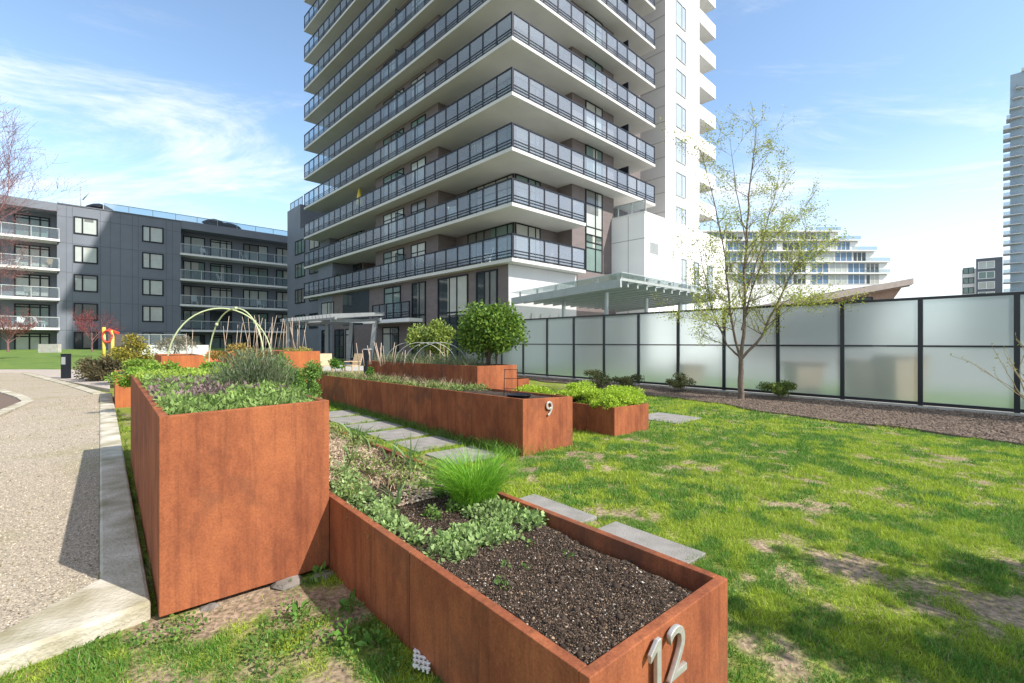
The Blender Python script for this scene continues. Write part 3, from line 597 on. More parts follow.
# planter 12 planting: parsley like clumps
def leafclumps(name,poly_px,z,nc,per,ln,wd_,c0,c1,label,cat='herbs',rad=0.07,hh=0.045,zoff=0.015):
    poly=[toUV(G(px,py,z)) for px,py in poly_px]; c=scatter(poly,nc); P_=[];C_=[];D_=[]
    for u,v in c:
        u=min(u,2.05)
        x,y,_=U(u,v); zz=float(zs12(np.array(u),np.array(v))) if name.startswith('low') or True else z
        r_=rad*(0.6+0.8*rng.random()); p_,d_=ellip((x,y,zz+zoff),(r_,r_,hh*(0.7+0.6*rng.random())),per,0.3); k=p_[:,2]>zz; tint=0.75+0.5*rng.random()
        P_.append(p_[k]); D_.append(d_[k]); C_.append(colvar(int(k.sum()),c0,c1,0.25)*tint)
    o=leaves(name,np.concatenate(P_),ln,wd_,np.concatenate(C_),M['leaf'],None,0.25,np.concatenate(D_)*0.6); tag(o,label,cat,kind='stuff')
LP=((0.16,0.26,0.07),(0.36,0.47,0.19))
leafclumps('leafy_herb_patch',[(333,472),(352,474),(392,510),(432,545),(446,560),(428,552),(385,532),(336,500)],0.45,62,90,0.030,0.019,*LP,'pale green crinkled herbs along the left rim of planter 12')
leafclumps('leafy_herb_patch',[(436,560),(432,545),(455,520),(500,490),(528,485),(545,505),(541,520),(500,540),(470,552)],0.45,78,95,0.032,0.021,*LP,'pale green crinkled herbs spreading across planter 12 above the bare soil')
leafclumps('leafy_herb_patch',[(404,480),(430,462),(470,468),(500,480),(470,510),(430,520),(405,505)],0.45,26,70,0.030,0.018,(0.09,0.17,0.03),(0.20,0.30,0.08),'thin scattering of small seedlings around the tuft in planter 12',rad=0.05,hh=0.05)
leafclumps('seedling_patch',[(450,555),(520,520),(575,525),(610,560),(560,590),(500,585)],0.45,9,22,0.022,0.012,(0.07,0.15,0.03),(0.16,0.25,0.06),'few tiny green weeds sprouting on the bare soil of planter 12','weeds',rad=0.03,hh=0.03,zoff=0.008)
n=5200; uu=rng.uniform(1.24,2.12,n); vv=2.9+3.6*rng.random(n); k_=(fbm(uu*4,vv*3,121,3)+np.clip((uu-1.75)*0.35,0,0.2))>0.57; uu=uu[k_]; vv=vv[k_]; n=len(uu); x,y,_=U(uu,vv)
tag(leaves('sprawling_herbs',np.column_stack([x,y,zs12(uu,vv)+0.02+0.07*rng.random(n)]),0.036,0.017,colvar(n,(0.12,0.19,0.04),(0.32,0.38,0.12),0.35),M['leaf'],None,0.5),'thin sprawling herbs and dead leaves in the far half of planter 12','herbs',kind='stuff')
n=1500; uu=rng.uniform(1.25,2.08,n); vv=3.2+3.3*rng.random(n); x,y,_=U(uu,vv)
tag(blade_mesh('dry_stems',np.column_stack([x,y,zs12(uu,vv)]),0.13*(0.3+rng.random(n)),0.006,0.6+0.8*rng.random(n),colvar(n,(0.30,0.20,0.12),(0.55,0.42,0.26),0.3),M['dry'],None,3),'short dry stems lying over the mulch of planter 12','stems',kind='stuff')
# chives
cb=G(474,502,0.44); t=thing('grass_clump',cb,'bright green arching tuft of long grass in planter 12','grass tuft'); n=1500
a=rng.random(n)*6.283; r_=0.15*np.sqrt(rng.random(n)); off=np.stack([np.cos(a)*r_,np.sin(a)*r_,np.zeros(n)],1); ld=off/np.maximum(np.linalg.norm(off,axis=1),1e-6)[:,None]
ld=ld+rng.normal(size=(n,3))*0.4; ld[:,2]=0; ld/=np.linalg.norm(ld,axis=1)[:,None]
blade_mesh('blades',np.array(cb)+off,0.40*(0.4+0.75*rng.random(n)),0.005,np.clip(0.2+0.75*(r_/0.15)*rng.random(n)+0.25*rng.random(n),0,1.2),colvar(n,(0.11,0.30,0.02),(0.28,0.52,0.05),0.25),M['blade'],t,5,ld)
cb2=G(560,512,0.0); 
n=700; a=rng.random(n)*6.283; cbn=G(430,457,0.0)
def strappy(px,UU,z,hgt,nb,lab):
    r_=(px-CX)/F; Y_=UU/(r_*D2[0]+D2[1]); b=(r_*Y_,Y_,0.43); t=thing('strap_leaf_plant',b,lab,'plant','upright strap leaved bulbs in planter 12'); n=nb; a=rng.random(n)*6.283; ld=np.stack([np.cos(a),np.sin(a),np.zeros(n)],1)
    blade_mesh('leaves',np.array(b)+ld*0.025,hgt*(0.6+0.5*rng.random(n)),0.022,0.15+0.55*rng.random(n),colvar(n,(0.14,0.24,0.08),(0.24,0.34,0.14),0.2),M['leaf'],t,4,ld)
for i_,(px,py,hg,nb) in enumerate(((357,1.98,.36,9),(372,2.03,.28,7),(390,1.97,.26,6),(411,2.0,.42,9),(396,1.5,.28,8),(352,1.75,.22,6),(440,2.03,.30,6),(345,1.55,.20,6))):
    strappy(px,py,0.45,hg,nb,['pale strap leaved bulb beside the tallest planter, the farthest one in planter 12','short strap leaved bulb just right of the farthest tall one','slim strap leaved bulb in the middle of the far row in planter 12','tallest blue green strap leaved bulb in planter 12 in front of the paving slabs','pale spiky bulb rising between the crinkled herbs near the left rim','small bulb in the straw mulch close to the tallest planter','leaning strap leaved bulb left of the grass tuft near the slabs','lowest spiky seedling at the corner between the two front planters'][i_])
# long grass along planter 9's dark foot
n=2600; uu=4.24-0.22*rng.random(n)**1.5; vv=4.7+7.5*rng.random(n); x,y,_=U(uu,vv)
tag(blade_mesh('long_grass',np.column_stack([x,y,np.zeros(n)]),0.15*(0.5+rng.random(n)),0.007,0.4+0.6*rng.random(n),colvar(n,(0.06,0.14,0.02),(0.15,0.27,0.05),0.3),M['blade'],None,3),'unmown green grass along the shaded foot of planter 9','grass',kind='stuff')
n=900; b=G(505,452); x=b[0]+rng.normal(size=n)*0.28; y=b[1]+rng.normal(size=n)*0.2; k_=~in_planters(x,y); x=x[k_]; y=y[k_]; n=len(x)
tag(blade_mesh('long_grass',np.column_stack([x,y,np.zeros(n)]),0.24*(0.4+rng.random(n)),0.006,0.5+0.6*rng.random(n),colvar(n,(0.08,0.2,0.02),(0.2,0.36,0.05),0.3),M['blade'],None,4),'tuft of unmown grass at the near corner of planter 9','grass',kind='stuff')
# weeds in the near corner between tall planter and planter 12
for i_,(px,py) in enumerate(((318,578),(352,608),(300,618),(345,640),(375,648))):
    b=G(px,py); t=thing('weed',b,['broad leaved green weed in the shady corner of the two front planters','green weed halfway along the foot of planter 12','low weed left of the shadow at the front','small weed near the bottom of the picture by planter 12','weed sprouting against the foot of planter 12 near the white plastic grid'][i_],'weed','weeds at the foot of the front planters')
    p_,d_=ellip((b[0],b[1],0.03),(0.05,0.05,0.035),26,0.3); leaves('leaves',p_,0.055,0.024,colvar(26,(0.08,0.2,0.03),(0.18,0.33,0.07),0.2),M['leaf'],t,0.3,d_)
n=8000; uu=1.14-0.03-1.2*rng.random(n)**1.0; vv=0.9+2.3*rng.random(n); x,y,_=U(uu,vv); k_=(fbm(x*4,y*4,91,3)>0.52)&(y>1.5); x=x[k_];y=y[k_]
tag(leaves('clover',np.column_stack([x,y,0.01+0.03*rng.random(len(x))]),0.022,0.016,colvar(len(x),(0.07,0.16,0.03),(0.18,0.28,0.05),0.3),M['leaf'],None,0.3),'small clover and weeds in the shade beside planter 12','clover',kind='stuff')
# planter 9 planting
n=9000; uu=rng.uniform(4.32,5.2,n); vv=6.6+7.0*rng.random(n); k_=fbm(uu*4,vv*3,64,3); m_=(k_>0.38)&(rng.random(n)<0.9); uu=uu[m_]; vv=vv[m_]; k_=k_[m_]; x,y,_=U(uu,vv); n=len(x)
tag(leaves('low_planting',np.column_stack([x,y,zs9(uu,vv)+0.02+0.20*(k_-0.3)*rng.random(n)]),0.06,0.024,colvar(n,(0.09,0.15,0.03),(0.26,0.32,0.10),0.35),M['leaf'],None,0.6),'low light green herbs filling most of planter 9','herbs',kind='stuff')
n=1500; uu=rng.uniform(4.35,5.2,n); vv=6.8+6.8*rng.random(n); x,y,_=U(uu,vv)
tag(blade_mesh('dry_stems',np.column_stack([x,y,zs9(uu,vv)]),0.22*(0.4+rng.random(n)),0.006,0.3+0.5*rng.random(n),colvar(n,(0.25,0.17,0.12),(0.45,0.36,0.22),0.3),M['dry'],None,3),'dry reddish stems standing among the herbs of planter 9','stems',kind='stuff')
for i_,(px,yy,s_) in enumerate(((337,12.3,0.24),(372,11.0,0.14))):
    x=(px-CX)/F*yy; bush('leafy_herb',(x,yy,0.66+s_*0.9),(s_*0.8,s_*0.8,s_),500,0.07,0.035,(0.07,0.17,0.02),(0.17,0.33,0.05),['taller bright green herb at the far end of planter 9','smaller green herb a third of the way along planter 9'][i_],'herb',base=(x,yy,0.62),lumps=5,stems=3,stemr=0.006)
# black tray and wire support on planter 9 near end
cx_,cy_,_=U(4.27+0.42,4.72+0.55); t=thing('plant_tray',(cx_,cy_,0.70),'shallow round black tray on the soil at the numbered end of planter 9','tray')
MB().lathe((cx_,cy_,0.70),[(0.15,0),(0.19,0.06),(0.20,0.065),(0.185,0.066),(0.15,0.012)],24).build('tray',M['black'],t,True)
wx,wy=(511-CX)/F*7.3,7.3; t=thing('wire_plant_support',(wx,wy,0.7),'dark wire plant support standing in the near end of planter 9','plant support'); mb=MB()
for s_ in (-0.11,0.11): mb.tube([(wx+s_,wy,0.68),(wx+s_*0.9,wy,1.12)],0.006,5)
for zz in (0.82,0.98,1.12): mb.tube([(wx-0.11,wy,zz),(wx+0.11,wy,zz)],0.005,5)
mb.build('wire_frame',M['dark'],t,True)
# lime mounds in the low planter
for i_,(u,v,r_,zz) in enumerate(((7.0,4.98,0.34,0.58),(6.55,5.6,0.34,0.54),(6.9,6.1,0.36,0.56),(6.55,6.9,0.34,0.52),(7.05,5.5,0.30,0.5),(6.5,5.0,0.26,0.46))):
    x,y,_=U(u,v); bush('lime_mound',(x,y,zz+0.02),(r_*1.35,r_*1.35,0.21),6500,0.035,0.018,(0.27,0.42,0.03),(0.50,0.64,0.07),['lime green mound spilling over the right front corner of the low planter','lime green mound at the left side of the low planter','lime green mound in the middle of the low planter','farthest lime green mound in the low planter','lime green mound along the right rim of the low planter','small lime green mound at the near left corner of the low planter'][i_],'plant',group='lime green mounds in the low planter',base=(x,y,0.42),lumps=12,stems=3,stemr=0.005)
# shrubs in the shrub planter
x,y=(491-CX)/F*9.75,9.75; bush('leafy_shrub',(x,y,1.80),(0.80,0.72,0.66),12000,0.075,0.046,(0.05,0.12,0.02),(0.24,0.36,0.05),'larger rounded glossy shrub in the planter behind planter 9','shrub',base=(x,y,1.05),lumps=26,stems=9,stemr=0.02)
x,y=(431-CX)/F*11.4,11.4; bush('leafy_shrub',(x,y,1.70),(0.62,0.55,0.58),5500,0.07,0.042,(0.11,0.18,0.03),(0.36,0.42,0.09),'smaller yellow green shrub left of the larger one in the tall shrub planter','shrub',base=(x,y,1.04),lumps=16,stems=7,stemr=0.015)
n=1800; uu=rng.uniform(5.36,6.2,n); vv=rng.uniform(7.6,12.0,n); x,y,_=U(uu,vv)
tag(blade_mesh('sedge_grass',np.column_stack([x,y,np.full(n,1.02)]),0.30*(0.4+rng.random(n)),0.008,0.4+0.6*rng.random(n),colvar(n,(0.10,0.15,0.05),(0.32,0.34,0.18),0.3),M['leaf'],None,3),'wispy sedge and dry grass below the two shrubs','grass',kind='stuff')
for k in range(4):
    t=thing('garden_hoop',P(388+14*k,366,11.6-0.35*k),['leftmost','second from left','third from left','rightmost'][k]+' of the white plastic hoops left of the two shrubs','hoop','white hoops arching over the shrub planter'); mb=MB()
    c=P(410+10*k,366,11.3-0.35*k); pts=[(c[0]-0.62*math.cos(a),c[1]+0.12*math.cos(a),1.02+0.52*math.sin(a)) for a in np.linspace(0,math.pi,17)]
    mb.tube(pts,0.008,6); mb.build('hoop',M['whitehoop'],t,True)
# bushes at the fence foot
def lowbush(px,py,r_,hh,lab,c0=(0.045,0.06,0.025),c1=(0.16,0.17,0.06)):
    b=G(px,py); bush('low_bush',(b[0],b[1],hh*0.6),(r_,r_,hh*0.55),2600,0.05,0.028,c0,c1,lab,'bush',group='low bushes along the fence foot',base=(b[0],b[1],0.02),lumps=9,stems=6,stemr=0.008)
lowbush(778,400,0.52,0.52,'small rounded bush just right of the young tree by the fence',(0.06,0.10,0.02),(0.2,0.26,0.05))
lowbush(683,393,0.52,0.5,'dark low bush left of the young tree by the fence')
lowbush(597,389,0.75,0.62,'straggly dark bush by the fence behind the lime green mounds')
lowbush(628,388,0.55,0.5,'dark low bush right of the straggly one by the fence')
lowbush(1040,412,0.3,0.3,'little dark bush at the right edge of the mulch bed')

# trees -----------------------------------------------------------------
def grow(mb,tips,p,d,ln,r_,depth,rr,spread=0.5,upb=0.15,droop=0.0,ns=4,kids=(2,3),side=True):
    pts=[Vector(p)]; d=Vector(d).normalized(); rs=[r_]
    for k in range(ns):
        d=(d+Vector((rr.gauss(0,.13),rr.gauss(0,.13),rr.gauss(0,.10)+upb*0.3-droop))).normalized(); pts.append(pts[-1]+d*ln/ns); rs.append(r_*(1-0.45*(k+1)/ns))
    mb.tube(pts,rs,5 if r_>0.01 else 4,cap=False)
    if depth<=1: tips+= [tuple(q) for q in pts[1:]]
    if depth==0: return
    for j in range(rr.randint(*kids)):
        k=rr.randint(1,ns); q=pts[k]; ax=Vector((rr.gauss(0,1),rr.gauss(0,1),rr.gauss(0,.6))); ax=(ax-d*ax.dot(d)).normalized()
        nd=(d+ax*spread*rr.uniform(0.7,1.4)+Vector((0,0,upb))).normalized()
        grow(mb,tips,q,nd,ln*rr.uniform(0.55,0.8),max(rs[k]*0.6,0.0045),depth-1,rr,spread,upb,droop,ns,kids)
    grow(mb,tips,pts[-1],d,ln*0.7,max(rs[-1]*0.8,0.0045),depth-1,rr,spread,upb,droop,ns,kids)
rr=random.Random(5); YT=12.5; b=G(741,400)
t=thing('young_tree',b,'slender young multi stemmed tree with sparse fresh yellow green leaves in the mulch bed','tree'); mb=MB(); tips=[]
def limb(pxs,r0,r1,yoff):
    pts=[]; n_=len(pxs)
    for i_,(px,py) in enumerate(pxs): pts.append(Vector(P(px,py,YT+yoff*i_/(n_-1))))
    fine=[]; 
    for a_,b_ in zip(pts,pts[1:]):
        for k in range(3): fine.append(a_.lerp(b_,k/3)+Vector((rr.gauss(0,.012),rr.gauss(0,.012),0)))
    fine.append(pts[-1]); rs=[r0+(r1-r0)*k/(len(fine)-1) for k in range(len(fine))]; mb.tube(fine,rs,7,cap=False); return fine,rs
trunk,_=limb([(741,400),(740,380),(741,360)],0.085,0.06,0)
limbs=[([(741,362),(745,320),(744,270),(748,210),(752,170),(756,128)],0.050,0.007,0.2),([(741,362),(733,330),(728,290),(722,240),(712,190),(700,150)],0.036,0.005,-0.7),
 ([(741,360),(762,335),(775,308),(788,280),(798,266),(812,250)],0.040,0.006,-0.5),([(741,358),(727,345),(712,310),(706,280),(697,240)],0.030,0.005,0.6),
 ([(744,300),(757,262),(770,215),(780,170)],0.026,0.005,0.5),([(742,330),(752,290),(766,250),(782,228),(800,215)],0.028,0.005,0.9),([(746,240),(736,190),(730,140)],0.018,0.004,0.3),
 ([(775,308),(795,303),(810,302)],0.014,0.003,-0.6),([(728,330),(705,322),(690,318)],0.012,0.003,-0.4)]
for pxs,r0,r1,yo in limbs:
    fine,rs=limb(pxs,r0,r1,yo)
    for k in range(3,len(fine),1):
        for _ in range(3):
            if rr.random()<0.9:
                d=(fine[k]-fine[k-1]).normalized(); ax=Vector((rr.gauss(0,1),rr.gauss(0,1),rr.gauss(0,.5))).normalized()
                grow(mb,tips,fine[k],(d*0.7+ax*0.8),rr.uniform(0.35,0.75),max(rs[k]*0.45,0.0035),1,rr,0.6,0.12,0,3,(1,3))
mb.build('trunk',M['bark'],t,True)
tp=np.array(tips); zz=tp[:,2]; k_=rng.random(len(tp))<np.clip(1.25-0.11*(zz-1.5),0.3,1); tp=tp[k_]
rep=9; lp=np.repeat(tp,rep,axis=0)+rng.normal(size=(len(tp)*rep,3))*0.075
leaves('crown',lp,0.055,0.026,colvar(len(lp),(0.24,0.30,0.04),(0.50,0.52,0.10),0.3),M['leaf'],t,-0.1)
# bare reddish tree at the left edge
def baretree(name,base,hgt,label,seed,leafc=None,r0=0.09,spread=0.6,d0=(0,0,1),depth=4,nleaf=2,bark='redbark',ls=0.05):
    t=thing(name,base,label,'tree'); mb=MB(); tips=[]; r2=random.Random(seed)
    b=Vector(base); mb.tube([b,b+Vector(d0)*hgt*0.12,b+Vector(d0)*hgt*0.25],[r0,r0*0.85,r0*0.75],8,cap=False); top=b+Vector(d0)*hgt*0.25
    for k in range(5):
        a=2*math.pi*k/5+r2.uniform(-.3,.3); grow(mb,tips,top-Vector((0,0,r2.uniform(0,.1)*hgt)),(math.cos(a)*0.6+d0[0],math.sin(a)*0.6,1),hgt*0.30,r0*0.5,depth,r2,spread,0.12,0,4,(2,3))
    mb.build('trunk',M[bark],t,True)
    if leafc:
        tp=np.repeat(np.array(tips),nleaf,axis=0); tp=tp+rng.normal(size=tp.shape)*0.08; leaves('crown',tp,ls,ls*0.5,colvar(len(tp),*leafc,0.3),M['leaf'],t,0)
    return t
baretree('bare_tree',P(-75,362,16),9.5,'bare reddish budding tree at the left edge in front of the slate building',3,((0.22,0.09,0.08),(0.36,0.18,0.14)),0.13,0.75,nleaf=1,ls=0.04,depth=5)
baretree('bare_tree',P(-95,366,24),12.5,'taller bare reddish tree farther back at the left edge, veiling the end balconies',31,((0.24,0.10,0.08),(0.40,0.20,0.15)),0.16,0.8,nleaf=1,ls=0.06,depth=5)
baretree('red_maple',P(92,352,34),3.6,'small bare dark red maple in front of the slate building',8,((0.22,0.03,0.04),(0.34,0.06,0.06)),0.06,0.7,depth=3,nleaf=2,ls=0.07)
baretree('red_maple',P(8,352,32),3.4,'dull red leafed maple at the far left below the balconies',9,((0.22,0.06,0.05),(0.36,0.14,0.10)),0.07,0.7,depth=3,nleaf=2,ls=0.08)
# twiggy shrub at the right edge
b=G(1052,425); t=thing('twiggy_shrub',b,'budding twiggy shrub reaching in at the right edge before the glass fence','shrub'); mb=MB(); tips=[]; r2=random.Random(4)
for k in range(8): grow(mb,tips,b,(r2.uniform(-0.9,0.1),r2.uniform(-.3,.3),1.0),r2.uniform(0.6,1.0),0.016,2,r2,0.6,0.1,0,4,(1,3))
mb.build('branches',mat('pale_bark',(0.30,0.24,0.13),0.85,var=0.2),t,True); tp=np.array(tips); tp=tp[rng.random(len(tp))<0.5]; leaves('leaves',tp,0.05,0.024,colvar(len(tp),(0.26,0.28,0.05),(0.42,0.42,0.1),0.2),M['leaf'],t,0.2)
baretree('small_tree',(4.75,1.15,0),3.0,'small leafy tree standing just outside the right edge of the picture and shading the lawn',12,((0.10,0.18,0.03),(0.22,0.32,0.06)),0.05,0.8,depth=3,nleaf=16,bark='bark',ls=0.10)
# shrubs left by the path
b=G(104,383); bush('bronze_shrub',(b[0],b[1],0.62),(1.15,0.9,0.52),5200,0.10,0.05,(0.06,0.06,0.03),(0.20,0.16,0.08),'brownish bronze leafed shrub right of the black bollard','shrub',base=(b[0],b[1],0.05),lumps=16,stems=8)
x,y=P(134,360,16)[:2]; bush('yellow_flower_bush',(x,y,1.25),(0.95,0.8,0.55),2600,0.09,0.045,(0.08,0.13,0.03),(0.55,0.42,0.06),'bush dotted with yellow blooms behind the tallest planter','bush',base=(x,y,0.1),lumps=14,stems=8)
x,y=P(236,352,15.5)[:2]; bush('yellow_flower_bush',(x,y,1.15),(1.0,0.7,0.4),2200,0.08,0.04,(0.16,0.15,0.05),(0.55,0.36,0.08),'low straggly yellow and brown growth under the green arch','bush',base=(x,y,0.3),lumps=12,stems=8)
x,y=P(175,345,17.4)[:2]; bush('wispy_shrub',(x,y,1.45),(0.9,0.6,0.35),1500,0.10,0.02,(0.16,0.15,0.10),(0.34,0.30,0.20),'wispy grey brown shrub above the orange planter on the left','shrub',base=(x,y,1.1),lumps=10,stems=8)
for i_,(root,uv_,z_) in enumerate(((pC,(uC+0.45,vC+0.8),0.8),)):
    x,y,_=U(*uv_); bush('green_herb',(x,y,z_+0.12),(0.5,0.6,0.22),2400,0.06,0.03,(0.12,0.22,0.03),(0.30,0.42,0.06),'yellow green herbs heaped in the narrow looking orange planter','herb',base=(x,y,z_-0.05),lumps=8,stems=4,stemr=0.006)
for i_,(px,py,yy,s_) in enumerate(((134,377,9.5,.32),(160,372,9.0,.3),(186,378,8.6,.28),(210,372,10.0,.34))):
    x=(px-CX)/F*yy; z_=H-(py-CY)/F*yy; bush('green_herb',(x,yy,z_),(s_*1.5,s_,s_*0.8),1300,0.06,0.03,(0.12,0.24,0.03),(0.30,0.46,0.06),['bright green herb mass left of the orange planter behind the tallest planter','bright green herbs directly before the orange planter','green herbs just right of the orange planter','green herbs before the yellow growth under the arch'][i_],'herb','',base=(x,yy,0.0),lumps=8,stems=7,stemr=0.01)
x,y,_=U(uB+0.5,vB+0.5); bush('yellow_herb',(x,y,1.28),(0.6,0.6,0.12),900,0.07,0.02,(0.25,0.25,0.05),(0.5,0.45,0.12),'yellowing herbs on top of the orange planter near the pergola','herb',base=(x,y,1.15),lumps=6,stems=3,stemr=0.006)
# dried stalks
def stalks(c,n,w,hh,label,seed=1):
    r2=random.Random(seed); t=thing('dried_stalks',c,label,'stalks'); sm_=mat('dried_stalk',(0.44,0.34,0.26),0.9,var=0.3)
    for k in range(n):
        x=c[0]+r2.uniform(-w,w); y=c[1]+r2.uniform(-w*0.6,w*0.6); h_=hh*r2.uniform(0.55,1); lx=r2.gauss(0,.14)*h_; MB().tube([(x,y,c[2]),(x+lx*0.5,y,c[2]+h_*0.5),(x+lx,y,c[2]+h_)],[0.012,0.010,0.006],4).build('stalk',sm_,t,True)
c=P(278,352,16.2); stalks((c[0],c[1],1.15),26,0.85,1.35,'pale dried stalks standing in the orange planter near the pergola')
c=P(225,352,15.0); stalks((c[0],c[1],0.9),10,1.1,1.5,'few thin dried stalks inside the green arch',2)
c=P(405,366,10.8); stalks((c[0],c[1],1.02),22,1.0,0.55,'short dried stalks among the white hoops',3)
# green arch trellis
c=P(226,352,14.6); t=thing('arch_trellis',(c[0],c[1],0.6),'pale green hoop arch over the flower beds behind the tallest planter','trellis')
for (cxx,w_,dy_) in ((0.31,1.05,0.3),(-0.12,1.22,-0.7)):
    pts=[(c[0]+cxx-w_*math.cos(a),c[1]+dy_*math.cos(a),0.6+2.0*math.sin(a)**0.85) for a in np.linspace(0.0,math.pi,25)]
    MB().tube(pts,0.022,8).build('hoop',M['hoop'],t,True)
for a_ in (0.8,1.57,2.3):
    pp_=(c[0]+0.31-1.05*math.cos(a_),c[1]+0.3*math.cos(a_),0.6+2.0*math.sin(a_)**0.85); MB().lathe((pp_[0],pp_[1],pp_[2]-0.05),[(0.03,0),(0.045,0.02),(0.045,0.08),(0.03,0.1)],10).build('joint',M['hoop'],t,True)
# bollards
def bollard(px,py,ww,hh,lab):
    b=G(px,py,0.05); t=thing('bollard',b,lab,'bollard'); MB().box(b[0]-ww/2,b[0]+ww/2,b[1]-ww/2,b[1]+ww/2,0,hh).build('post',M['dark'],t,bevel=0.01)
    MB().box(b[0]-ww*0.36,b[0]+ww*0.36,b[1]-ww*0.52,b[1]-ww*0.5,hh*0.62,hh*0.9).build('louvre',M['pgrey'],t); MB().box(b[0]-ww*0.54,b[0]+ww*0.54,b[1]-ww*0.54,b[1]+ww*0.54,hh,hh+0.02).build('cap',M['dark'],t)
bollard(66,379.5,0.22,1.06,'black square bollard light beside the far end of the gravel path')
b=P(367.5,368,16.5); t=thing('bollard',(b[0],b[1],0),'dark bollard left of the shrub planter near the pergola','bollard'); MB().box(b[0]-0.11,b[0]+0.11,b[1]-0.11,b[1]+0.11,0,1.28).build('post',M['dark'],t,bevel=0.01); MB().box(b[0]-0.12,b[0]+0.12,b[1]-0.12,b[1]+0.12,1.28,1.31).build('cap',M['pgrey'],t)
# play post, low walls by the slate building
b=P(104,362,30); t=thing('play_post',(b[0],b[1],0),'yellow playground post with a red ring beyond the bronze shrub','play post'); MB().tube([(b[0],b[1],0),(b[0],b[1],2.5)],0.09,10).build('post',M['yellow'],t,True); MB().tube([(b[0]+0.55,b[1],0),(b[0]+0.55,b[1],2.3)],0.09,10).build('post',M['yellow'],t,True)
MB().tube([(b[0]+0.27+0.3*math.cos(a),b[1]-0.05,1.9+0.38*math.sin(a)) for a in np.linspace(0,6.283,20)],0.07,8).build('ring',M['red'],t,True)
MB().bar((b[0]+0.3,b[1],2.35),(b[0]+0.95,b[1],2.1),0.12,0.14).build('rail',M['red'],t)
for (x0,x1,y0,y1,yy,mt,nm,lab) in ((108,138,334,352,38,'brick','low_wall','dark brown low garden wall below the slate building'),(140,206,345,358,36,'white','low_wall','long white low garden wall below the slate building'),(38,58,344,352,40,'concrete','low_wall','short pale concrete block on the grass bank at the left')):
    a_=P(x0,y0,yy); b_=P(x1,y1,yy); t=MB().box(a_[0],b_[0],yy,yy+0.3,0.0,a_[2]).build(nm,M[mt]); tag(t,lab,'wall')
a_=P(138,335,36.2); b_=P(186,345,36.2); t=thing('glass_balustrade',(a_[0],36.2,b_[2]),'see through glass balustrade on top of the long white low wall','balustrade'); MB().box(a_[0],b_[0],36.1,36.13,b_[2],a_[2]).build('glass_panel',M['railclear'],t)
MB().box(a_[0],b_[0],36.09,36.14,a_[2],a_[2]+0.06).build('handrail',M['steel'],t)
for k in range(5): x=a_[0]+(b_[0]-a_[0])*k/4; MB().box(x-0.03,x+0.03,36.08,36.15,b_[2]-0.02,a_[2]).build('post',M['steel'],t)
# orange chairs on the terrace and pale wood bench frames
def chair(x,y,rot,mt,lab,name='patio_chair',s=1.0,group='orange chairs on the terrace',lift=0.0):
    t=thing(name,(x,y,0.03),lab,'chair',group); c_,s_=math.cos(rot),math.sin(rot)
    fr=lambda a,b:(x+(a*c_-b*s_)*s,y+(a*s_+b*c_)*s)
    MB().fbox(fr,-0.28,0.28,-0.26,0.26,0.42,0.46).build('seat',M[mt],t); q0=fr(-0.28,0.26); q1=fr(0.28,0.26); r0_=fr(-0.28,0.42); r1_=fr(0.28,0.42); e0=fr(-0.28,0.30); e1=fr(0.28,0.30); h0=fr(-0.28,0.46); h1=fr(0.28,0.46)
    MB().hexa([(*q0,.46),(*q1,.46),(*e1,.46),(*e0,.46)],[(*r0_,1.0),(*r1_,1.0),(*h1,1.0),(*h0,1.0)]).build('backrest',M[mt],t)
    for a_,b_ in ((-.25,-.23),(.25,-.23),(-.25,.23),(.25,.23)): p_=fr(a_,b_); MB().bar((*p_,0.03),(*p_,0.42),0.05,0.05).build('leg',M[mt],t)
    for a_ in (-.30,.26): MB().fbox(fr,a_,a_+0.04,-0.26,0.28,0.62,0.65).build('armrest',M[mt],t)
    t.location.z+=lift; return t
x,y,_=P(212,352,27); chair(x,y,0.4,'orange','orange patio chair at the left under the green arch',s=1.35)
x,y,_=P(224,352,27); chair(x,y,-0.3,'orange','orange patio chair in the middle under the green arch',s=1.35)
x,y,_=P(233,352,26); chair(x,y,2.8,'orange','orange patio chair at the right under the green arch',s=1.35)
x,y,_=P(327,362,22); chair(x,y,0.5,'wood','pale wooden garden chair left of the pergola post','wooden_chair',0.95,None)
x,y,_=P(352,362,22); chair(x,y,-0.5,'wood','pale wooden garden chair between the pergola posts','wooden_chair',0.95,None)
# picnic table
x,y,_=P(300,360,24); t=thing('garden_table',(x,y,0.03),'pale grey garden table beyond the orange planter near the pergola','table'); MB().box(x-0.9,x+0.9,y-0.45,y+0.45,0.74,0.79).build('tabletop',M['concrete'],t)
for a_,b_ in ((-.8,-.35),(.8,-.35),(-.8,.35),(.8,.35)): MB().box(x+a_-.03,x+a_+.03,y+b_-.03,y+b_+.03,0.03,0.74).build('leg',M['steel'],t)

